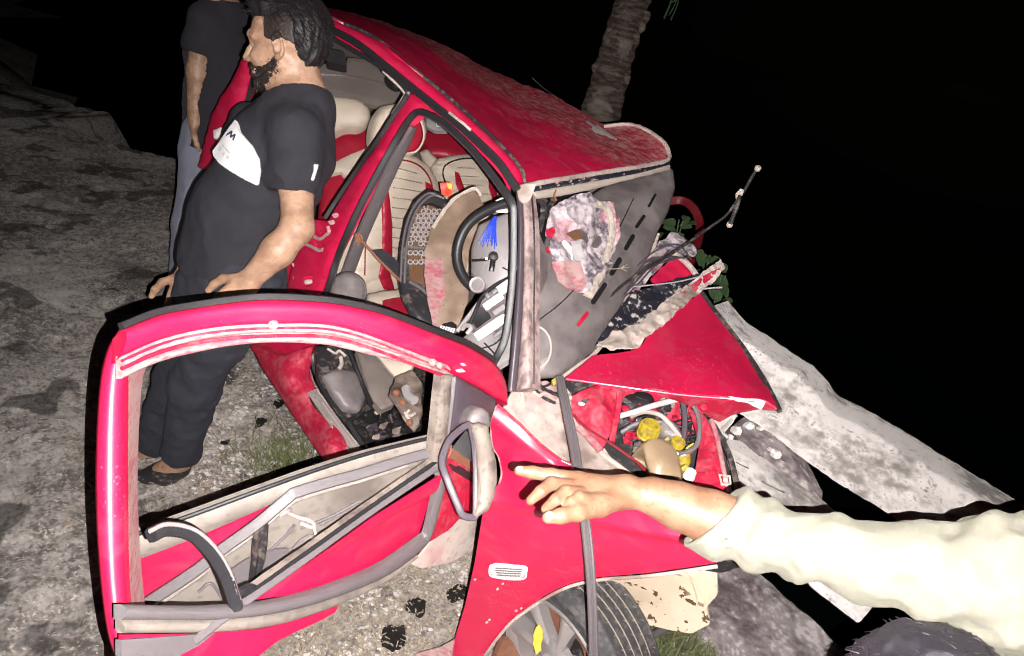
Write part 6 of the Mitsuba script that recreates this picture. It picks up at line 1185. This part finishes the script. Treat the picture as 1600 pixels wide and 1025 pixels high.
def smooth_depth(poly, off):
    P_ = Polygon(poly); x0, y0, x1, y1 = P_.buffer(6).bounds; g = np.stack(np.meshgrid(np.arange(x0, x1, 5), np.arange(y0, y1, 5)), -1).reshape(-1, 2); g = g[shapely.contains_xy(P_.buffer(3), g[:, 0], g[:, 1])]
    zs = on_surface(sm_, 0)(g); r_ = RBFInterpolator(g / 100, 1 / zs, kernel='thin_plate_spline', smoothing=.004); ex = float(np.clip(np.percentile(1 / r_(g / 100) - zs, 99.5), 0, .02))
    return lambda uv: 1 / r_(np.asarray(uv, float) / 100) - off - ex
dep = on_surface(sm_, .006)
put(f'{M1}__t_shirt__collar', tube(np.array([neck_c + .062 * (math.cos(a) * axes(neck_n, fwm)[1] * 1.06 + math.sin(a) * axes(neck_n, fwm)[2] * .95) - neck_n * .004 for a in np.linspace(0, 2 * math.pi, 16, endpoint=False)]) @ AX + EYE, .006, k=8, closed=True, frame='world'), 'm_black_cloth', 50)
stripe = [(367, 187), (371, 203), (380, 215), (392, 228), (404, 248), (405, 268), (402, 290), (385, 282), (362, 269), (343, 256), (333, 243), (332, 236), (340, 225), (352, 207)]
put(f'{M1}__t_shirt__white_stripe', panel(stripe, th=.012, step=2.5, depth=smooth_depth(stripe, .005)), 'm_white_cloth', 60, label='white stripe across the chest with small dark lettering')
dep2 = smooth_depth(stripe, .0065)
def line2d(pts, w): return cat([trimesh.creation.extrude_polygon(LineString(pts).buffer(w, cap_style=2), .002, engine='earcut')])
put(f'{M1}__t_shirt__print', cat([print_mesh(line2d([(0, 0), (.25, 1), (.5, .1), (.8, 1), (1.0, .0)], .11), dep2, (355, 210), (9, 9), (5, -7)), print_mesh(line2d([(0, 0), (0, 1)], .14), dep2, (353, 212), (3, 3), (3, -3)),
                               print_mesh(line2d([(0, 0), (.3, -.1), (1, 0)], .045), dep2, (347, 226), (12, 13), (4, -5))]), 'm_ink', False)
put(f'{M1}__t_shirt__lettering', cat([print_mesh(meshkit.text_mesh(t_, 1.0, .4), dep2, (u, v), (4.2, 3.4), (2.9, -4.4)) for t_, u, v in (('E', 340.5, 233.5), ('A', 346, 241), ('R', 352.5, 246.5))]), 'm_grey_light', False)
put(f'{M1}__t_shirt__back_print', panel([(491, 257), (498, 257), (495, 267), (490, 283), (486, 281), (491, 266)], th=.002, step=2.5, depth=dep), 'm_white_cloth', 60)
t = Body()
t.limb([J(372, 415, 2.03, .120), (*hip[:3], .128)], .04).limb([J(384, 440, 2.0, .108), J(340, 522, 2.06, .082), (*kL[:3], .066), J(284, 705, 2.33, .056)], .04).limb([J(340, 440, 2.06, .105), J(305, 520, 2.16, .085), (*kR[:3], .066), J(242, 685, 2.46, .060)], .03)
put(f'{M1}__trousers', t.build(.006, disp=folds(.018, 10, 3)), 'm_jeans', 60)
for k_, a_ in enumerate((aL, aR)):
    f0 = np.array(a_[:3]); sh = Body().limb([(*(f0 - UPC * .02), .045), (*(f0 - UPC * .055 + np.array([-.05, .0, .0])), .042), (*(f0 - UPC * .065 + np.array([-.16, .02, -.02])), .034)], .03)
    put(f'{M1}__shoe', sh.build(.006), 'm_dark', 60)

# ---- man behind, in black T-shirt and light jeans
M2 = 'person_001'
scene[f'{M2}__x'] = None; del scene[f'{M2}__x']
tag(M2, 'partly hidden man in black T-shirt and pale jeans farthest from the bonnet', 'person')
b = Body(); zz = 3.05
h2 = cam(352, -62, 2.86)
add2, HP2 = head_parts(M2, h2, np.array([.55, .25, .8]), UPC, scale=1.0, h=.004, beard=False); add2(b)
b.limb([(*HP2((-.022, 0, -.05)), .054), (*HP2((-.03, 0, -.12)), .056), J(350, 22, 2.94, .07)], .03)
b.limb([J(350, 22, 2.94, .08), J(342, 120, 3.02, .09), J(330, 215, 3.08, .09)], .04)
b.limb([J(322, 30, 2.88, .05), J(308, 110, 2.93, .042), J(305, 190, 2.95, .032)], .02).limb([J(378, 30, 3.0, .05), J(394, 120, 3.1, .042), J(392, 200, 3.08, .032)], .02)
for du in (-14, 22): b.limb([J(328 + du * .4, 225, 3.08, .085), J(312 + du, 350, 3.2, .055), J(296 + du, 470, 3.38, .04), J(290 + du, 490, 3.36, .036)], .03)
hand(b, cam(305, 190, 2.95), -UPC + np.array([.02, 0, .1]), [.6, 0, .3], [.2, 0, -.9], curl=.5); hand(b, cam(392, 200, 3.08), -UPC, [-.6, 0, .3], [0, 0, -.9], curl=.5)
put(f'{M2}__body', b.build(.006), 'm_skin', 60)
s = Body(); s.limb([J(350, 20, 2.95, .10), J(344, 80, 3.0, .135), J(338, 160, 3.05, .128), J(330, 226, 3.08, .132)], .05).limb([J(364, 90, 3.03, .11), J(352, 180, 3.06, .11), J(340, 215, 3.08, .11)], .04).limb([J(345, 24, 2.93, .07), J(322, 32, 2.88, .066), J(313, 66, 2.9, .062), J(309, 84, 2.915, .058)], .03).limb([J(366, 28, 2.98, .07), J(380, 40, 3.0, .066), J(390, 90, 3.06, .060)], .03)
sc, sn = cam(309, 84, 2.915), cam(309, 84, 2.915) - cam(318, 40, 2.89); sn /= np.linalg.norm(sn)
hc2, hn2 = cam(328, 224, 3.08), -UPC
def keep2(X):
    d_ = np.linalg.norm((X - sc) - ((X - sc) @ sn)[..., None] * sn, axis=-1)
    nk = np.where(np.linalg.norm(X - cam(352, 2, 2.93), axis=-1) < .12, (X - cam(352, 2, 2.93)) @ UPC - .01, -1.)
    return np.maximum.reduce([np.where((d_ < .075), (X - sc) @ sn, -1.), (X - hc2) @ hn2, nk])
put(f'{M2}__t_shirt', s.build(.008, disp=folds(.008, 8, 5), keep=keep2), 'm_black_cloth', 60)
t = Body(); t.limb([J(332, 212, 3.08, .125), J(329, 240, 3.09, .128)], .03)
for du in (-14, 22): t.limb([J(330 + du * .5, 240, 3.09, .105), J(312 + du, 350, 3.2, .075), J(297 + du, 462, 3.36, .062)], .03)
put(f'{M2}__jeans', t.build(.008, disp=folds(.008, 8, 6)), 'm_blue_jeans', 60)
for du in (-14, 22):
    f0 = cam(295 + du, 480, 3.38); put(f'{M2}__shoe', Body().limb([(*(f0), .045), (*(f0 + np.array([.12, .03, .06])), .036)], .03).build(.008), 'm_dark', 60)

# ---- pointing man, only his arm in the picture
M3 = 'person_002'
tag(M3, 'man in cream shirt reaching in to point at the red wing', 'person')
b = Body(); sh3 = cam(1600, 915, .85)
WR = J(985, 769, 1.06, .0195)
b.limb([WR, J(1020, 775, 1.058, .025), J(1060, 790, 1.05, .033), J(1110, 808, 1.04, .038), J(1140, 818, 1.03, .034), J(1180, 832, 1.01, .032)], .02)
b.limb([J(1180, 832, 1.01, .032), J(1245, 848, .98, .030), J(1330, 872, .93, .032), (*sh3, .042)], .015)
# palm: four metacarpals fanned from the wrist
mc = {'i': J(904, 751, 1.068, .0145), 'm': J(900, 763, 1.055, .0140), 'r': J(914, 774, 1.042, .0135), 'p': J(928, 784, 1.032, .0125)}
for k_ in 'imrp': b.limb([J(978, 768, 1.058, .0185), mc[k_]], .016)
b.limb([mc['i'], J(862, 743, 1.068, .0112), J(832, 738, 1.066, .0098), J(811, 735.5, 1.064, .0080)], .005)
b.limb([mc['m'], J(862, 755, 1.032, .0104), J(845, 768, 1.012, .0092), J(829, 782, 1.012, .0074)], .003)
b.limb([mc['r'], J(884, 768, 1.010, .0098), J(868, 781, .995, .0088), J(852, 795, .998, .0070)], .003)
b.limb([mc['p'], J(905, 776, 1.002, .0088), J(893, 784, .99, .0078), J(884, 790, .992, .0066)], .003)
b.limb([J(966, 778, 1.045, .018), J(936, 790, 1.015, .0165), J(903, 801, .985, .0122), J(877, 806, .968, .0106), J(856, 809, .962, .0084)], .007)
# the rest of him, beside the picture
nb = sh3 + np.array([.24, .0, .0]); pel = nb - UPC * .52 + np.array([.02, .05, .12])
add3, HP3 = head_parts(M3, nb + UPC * .20 + np.array([0, 0, .06]), np.array([-.8, .3, .55]), UPC, scale=1.0, h=.004, beard=False); add3(b)
b.limb([(*(nb + UPC * .10), .056), (*nb, .06), (*(nb - UPC * .2), .10), (*pel, .10)], .04).limb([(*(nb - UPC * .06), .07), (*sh3, .05)], .03)
sR = sh3 + np.array([.30, -.03, -.05]); b.limb([(*(nb - UPC * .06), .06), (*sR, .05), (*(sR - UPC * .29), .04), (*(sR - UPC * .53 + np.array([-.05, 0, .08])), .028)], .02)
hand(b, sR - UPC * .53 + np.array([-.05, 0, .08]), -UPC, [-1, 0, .2], [0, 0, 1], curl=.6)
gl = lambda p: p - UPC * ((p @ UPC) + EYE[2] - .09)
for o in (np.array([-.11, 0, -.02]), np.array([.10, 0, .04])):
    a_ = gl(pel + o * 1.3 + np.array([.03, 0, .05])); k_ = (pel + o + a_) / 2 + np.array([-.03, 0, .05]); b.limb([(*(pel + o * .7), .085), (*k_, .055), (*a_, .042), (*(a_ + np.array([-.12, .03, .08])), .034)], .03)
    put(f'{M3}__shoe', Body().limb([(*(a_ + UPC * .01), .048), (*(a_ - UPC * .04 + np.array([-.13, .03, .08])), .038)], .03).build(.008), 'm_dark', 60)
put(f'{M3}__body', b.build(.0030), 'm_arm', 60)
for (p0, p1, r) in ((J(832, 738, 1.066, 0), J(811, 735.5, 1.064, 0), .0068), (J(877, 806, .968, 0), J(856, 809, .962, 0), .0078)):
    p0, p1 = np.array(p0[:3]), np.array(p1[:3]); d = (p1 - p0) / np.linalg.norm(p1 - p0); n_ = -p1 / np.linalg.norm(p1) + np.array([0, -.5, 0]); n_ -= d * (n_ @ d); n_ /= np.linalg.norm(n_)
    o = trimesh.creation.icosphere(3, 1.0); o.vertices = o.vertices * [.0065, r * .75, .0018]; o.vertices = o.vertices @ np.stack([d, np.cross(n_, d), n_]) @ AX + W(p1 + n_ * r * .98 - d * .001)
    put(f'{M3}__fingernail', o, 'm_nail', 60)
s = Body(); 
s.limb([J(1085, 803, 1.045, .0495), J(1120, 814, 1.035, .0505), J(1180, 830, 1.02, .0480), J(1245, 848, .98, .0425), J(1330, 872, .93, .0435), J(1440, 892, .89, .050), (*sh3, .060)], .012)
s.limb([(*sh3, .075), (*(nb - UPC * .05), .10), (*(nb - UPC * .25), .14), (*pel, .15)], .06).limb([(*(nb - UPC * .05), .09), (*sR, .07), (*(sR - UPC * .25), .055)], .04)
cc, cn = cam(1116, 808, 1.035), cam(1085, 803, 1.045) - cam(1180, 832, 1.01); cn = cam(1108, 812, 1.04) - cam(1150, 826, 1.03); cn = cn / np.linalg.norm(cn)
cc = cam(1108, 812, 1.038); cn2 = cn + np.array([.0, -.72, 0]) ; cn2 /= np.linalg.norm(cn2)
c1, c2 = cam(1095, 806, 1.043), cam(1300, 864, .945)
s1, s2 = cam(1085, 803, 1.045), cam(1180, 832, 1.01)
def sleeve_disp(X):
    t_ = (X - c1) @ (c2 - c1) / ((c2 - c1) @ (c2 - c1))
    ringw = np.sin(t_ * 15 + 16 * (X - c1)[..., 1] + 12 * meshkit.fbm(X * 9, 2)) * .0042 * np.clip(t_ * 4, 0, 1)
    return ringw + folds(.014, 12, 8)(X) * np.clip(t_ * 3 + .3, .2, 1)
nkc = nb + UPC * .05
def keep3(X):
    hol = np.where(np.linalg.norm(X - cc, axis=-1) < .30, 1, 0)
    t_ = np.clip(((X - s1) @ (s2 - s1)) / ((s2 - s1) @ (s2 - s1)), -.5, 1); axp = s1 + t_[..., None] * (s2 - s1)
    bore = np.where(t_ < .62, .0455 - np.linalg.norm(X - axp, axis=-1), -1.)     # hollow cuff, so that the arm comes out of an opening
    return np.maximum.reduce([np.where(hol > 0, (X - cc) @ cn2, -1.), bore, np.where(np.linalg.norm(X - nkc, axis=-1) < .12, (X - nkc) @ UPC, -1.), (pel - UPC * .06 - X) @ UPC])
put(f'{M3}__shirt', s.build(.0042, disp=sleeve_disp, keep=keep3), 'm_cream_cloth', 60, label='cream shirt sleeve rolled up to the elbow')
t = Body()
t.limb([(*(pel + UPC * .05), .15), (*pel, .155)], .04)
for o in (np.array([-.11, 0, -.02]), np.array([.10, 0, .04])):
    a_ = gl(pel + o * 1.3 + np.array([.03, 0, .05])); k_ = (pel + o + a_) / 2 + np.array([-.03, 0, .05]); t.limb([(*(pel + o * .7), .12), (*k_, .085), (*(a_ + UPC * .04), .07)], .04)
put(f'{M3}__trousers', t.build(.007, disp=folds(.012, 9, 2)), 'm_purple_cloth', 60)

# ---- head of a child in the lower right corner
M4 = 'person_003'
tag(M4, 'dark haired child whose head just reaches into the bottom right corner', 'person')
h4 = cam(1424, 1136, .82); b = Body(); f4 = np.array([-.7, .05, .7])
A4 = axes(f4, UPC); x4, z4 = A4[0], A4[1]; y4 = np.cross(z4, x4); R4 = np.stack([x4, y4, z4]); P4 = lambda a: h4 + np.asarray(a, float) @ R4
b.blob(P4((-.02, 0, .03)), np.array([.085, .070, .082]), R4, .02); b.blob(P4((.024, 0, -.015)), np.array([.060, .056, .078]), R4, .03); b.limb([(*P4((.082, 0, .02)), .007), (*P4((.096, 0, -.014)), .010)], .01)
for sd in (-1, 1): b.blob(P4((-.008, sd * .070, 0)), np.array([.016, .008, .026]), R4, .006)
b.limb([(*P4((-.02, 0, -.05)), .045), (*P4((-.03, 0, -.12)), .045), (*(P4((-.03, 0, -.12)) - UPC * .30), .085), (*(P4((-.03, 0, -.12)) - UPC * .46), .09)], .03)
n4 = P4((-.03, 0, -.13))
for sd in (-1, 1):
    s4 = n4 + y4 * sd * .13 - UPC * .03; b.limb([(*n4, .045), (*s4, .038), (*(s4 - UPC * .22), .032), (*(s4 - UPC * .40), .024)], .02); hand(b, s4 - UPC * .40, -UPC, -y4 * sd, x4, curl=.5, r0=.008)
    l4 = n4 - UPC * .48 + y4 * sd * .06; b.limb([(*l4, .065), (*(l4 - UPC * .27), .045), (*gl(l4 - UPC * .5), .035)], .02)
put(f'{M4}__body', b.build(.005), 'm_skin', 60)
hb = Body(); hb.blob(P4((-.028, 0, .045)), np.array([.095, .082, .086]), R4, .02); hb.blob(P4((-.05, 0, .0)), np.array([.06, .072, .07]), R4, .03)
l4_ = lambda X: (X - h4) @ R4.T
hm = hb.build(.004, disp=lambda X: .014 * (meshkit.fbm(l4_(X) * 55, 3) - .5), keep=lambda X: np.maximum(np.minimum(.045 - l4_(X)[..., 2], l4_(X)[..., 0] - .0) + .01 * (meshkit.fbm(X * 80, 2) - .5), -.05 - l4_(X)[..., 2]))
put(f'{M4}__hair', hm, 'm_boy_hair', 60)
r4 = np.random.default_rng(4); pts_, fi = trimesh.sample.sample_surface(hm, 3000, seed=4); st = []
for p_, q_ in zip(pts_, hm.face_normals[fi]):
    d_ = np.cross(q_, [.3, .2, .9]) + np.array([0, 0, -.5]) + q_ * .12 + r4.normal(size=3) * .35; d_ /= np.linalg.norm(d_); st.append(tube(np.array([p_, p_ + d_ * .006 + [0, 0, -.001], p_ + d_ * (.007 + .008 * r4.random()) + [0, 0, -.004]]), np.array([.0009, .0007, .0002]), k=3, seg=2, frame='world'))
put(f'{M4}__hair_strands', cat(st), 'm_boy_hair', False)
s = Body(); s.limb([(*(n4 - UPC * .04), .07), (*(n4 - UPC * .25), .105), (*(n4 - UPC * .48), .11)], .04)
for sd in (-1, 1): s4 = n4 + y4 * sd * .13 - UPC * .03; s.limb([(*(n4 - UPC * .03), .055), (*s4, .050), (*(s4 - UPC * .14), .045)], .03)
put(f'{M4}__t_shirt', s.build(.006, disp=folds(.008, 10, 9)), 'm_purple_cloth', 60)
t = Body()
for sd in (-1, 1): l4 = n4 - UPC * .48 + y4 * sd * .06; t.limb([(*(n4 - UPC * .46), .10), (*l4, .085), (*(l4 - UPC * .27), .062), (*gl(l4 - UPC * .45), .05)], .03)
put(f'{M4}__trousers', t.build(.008, disp=folds(.008, 10, 4)), 'm_jeans', 60)
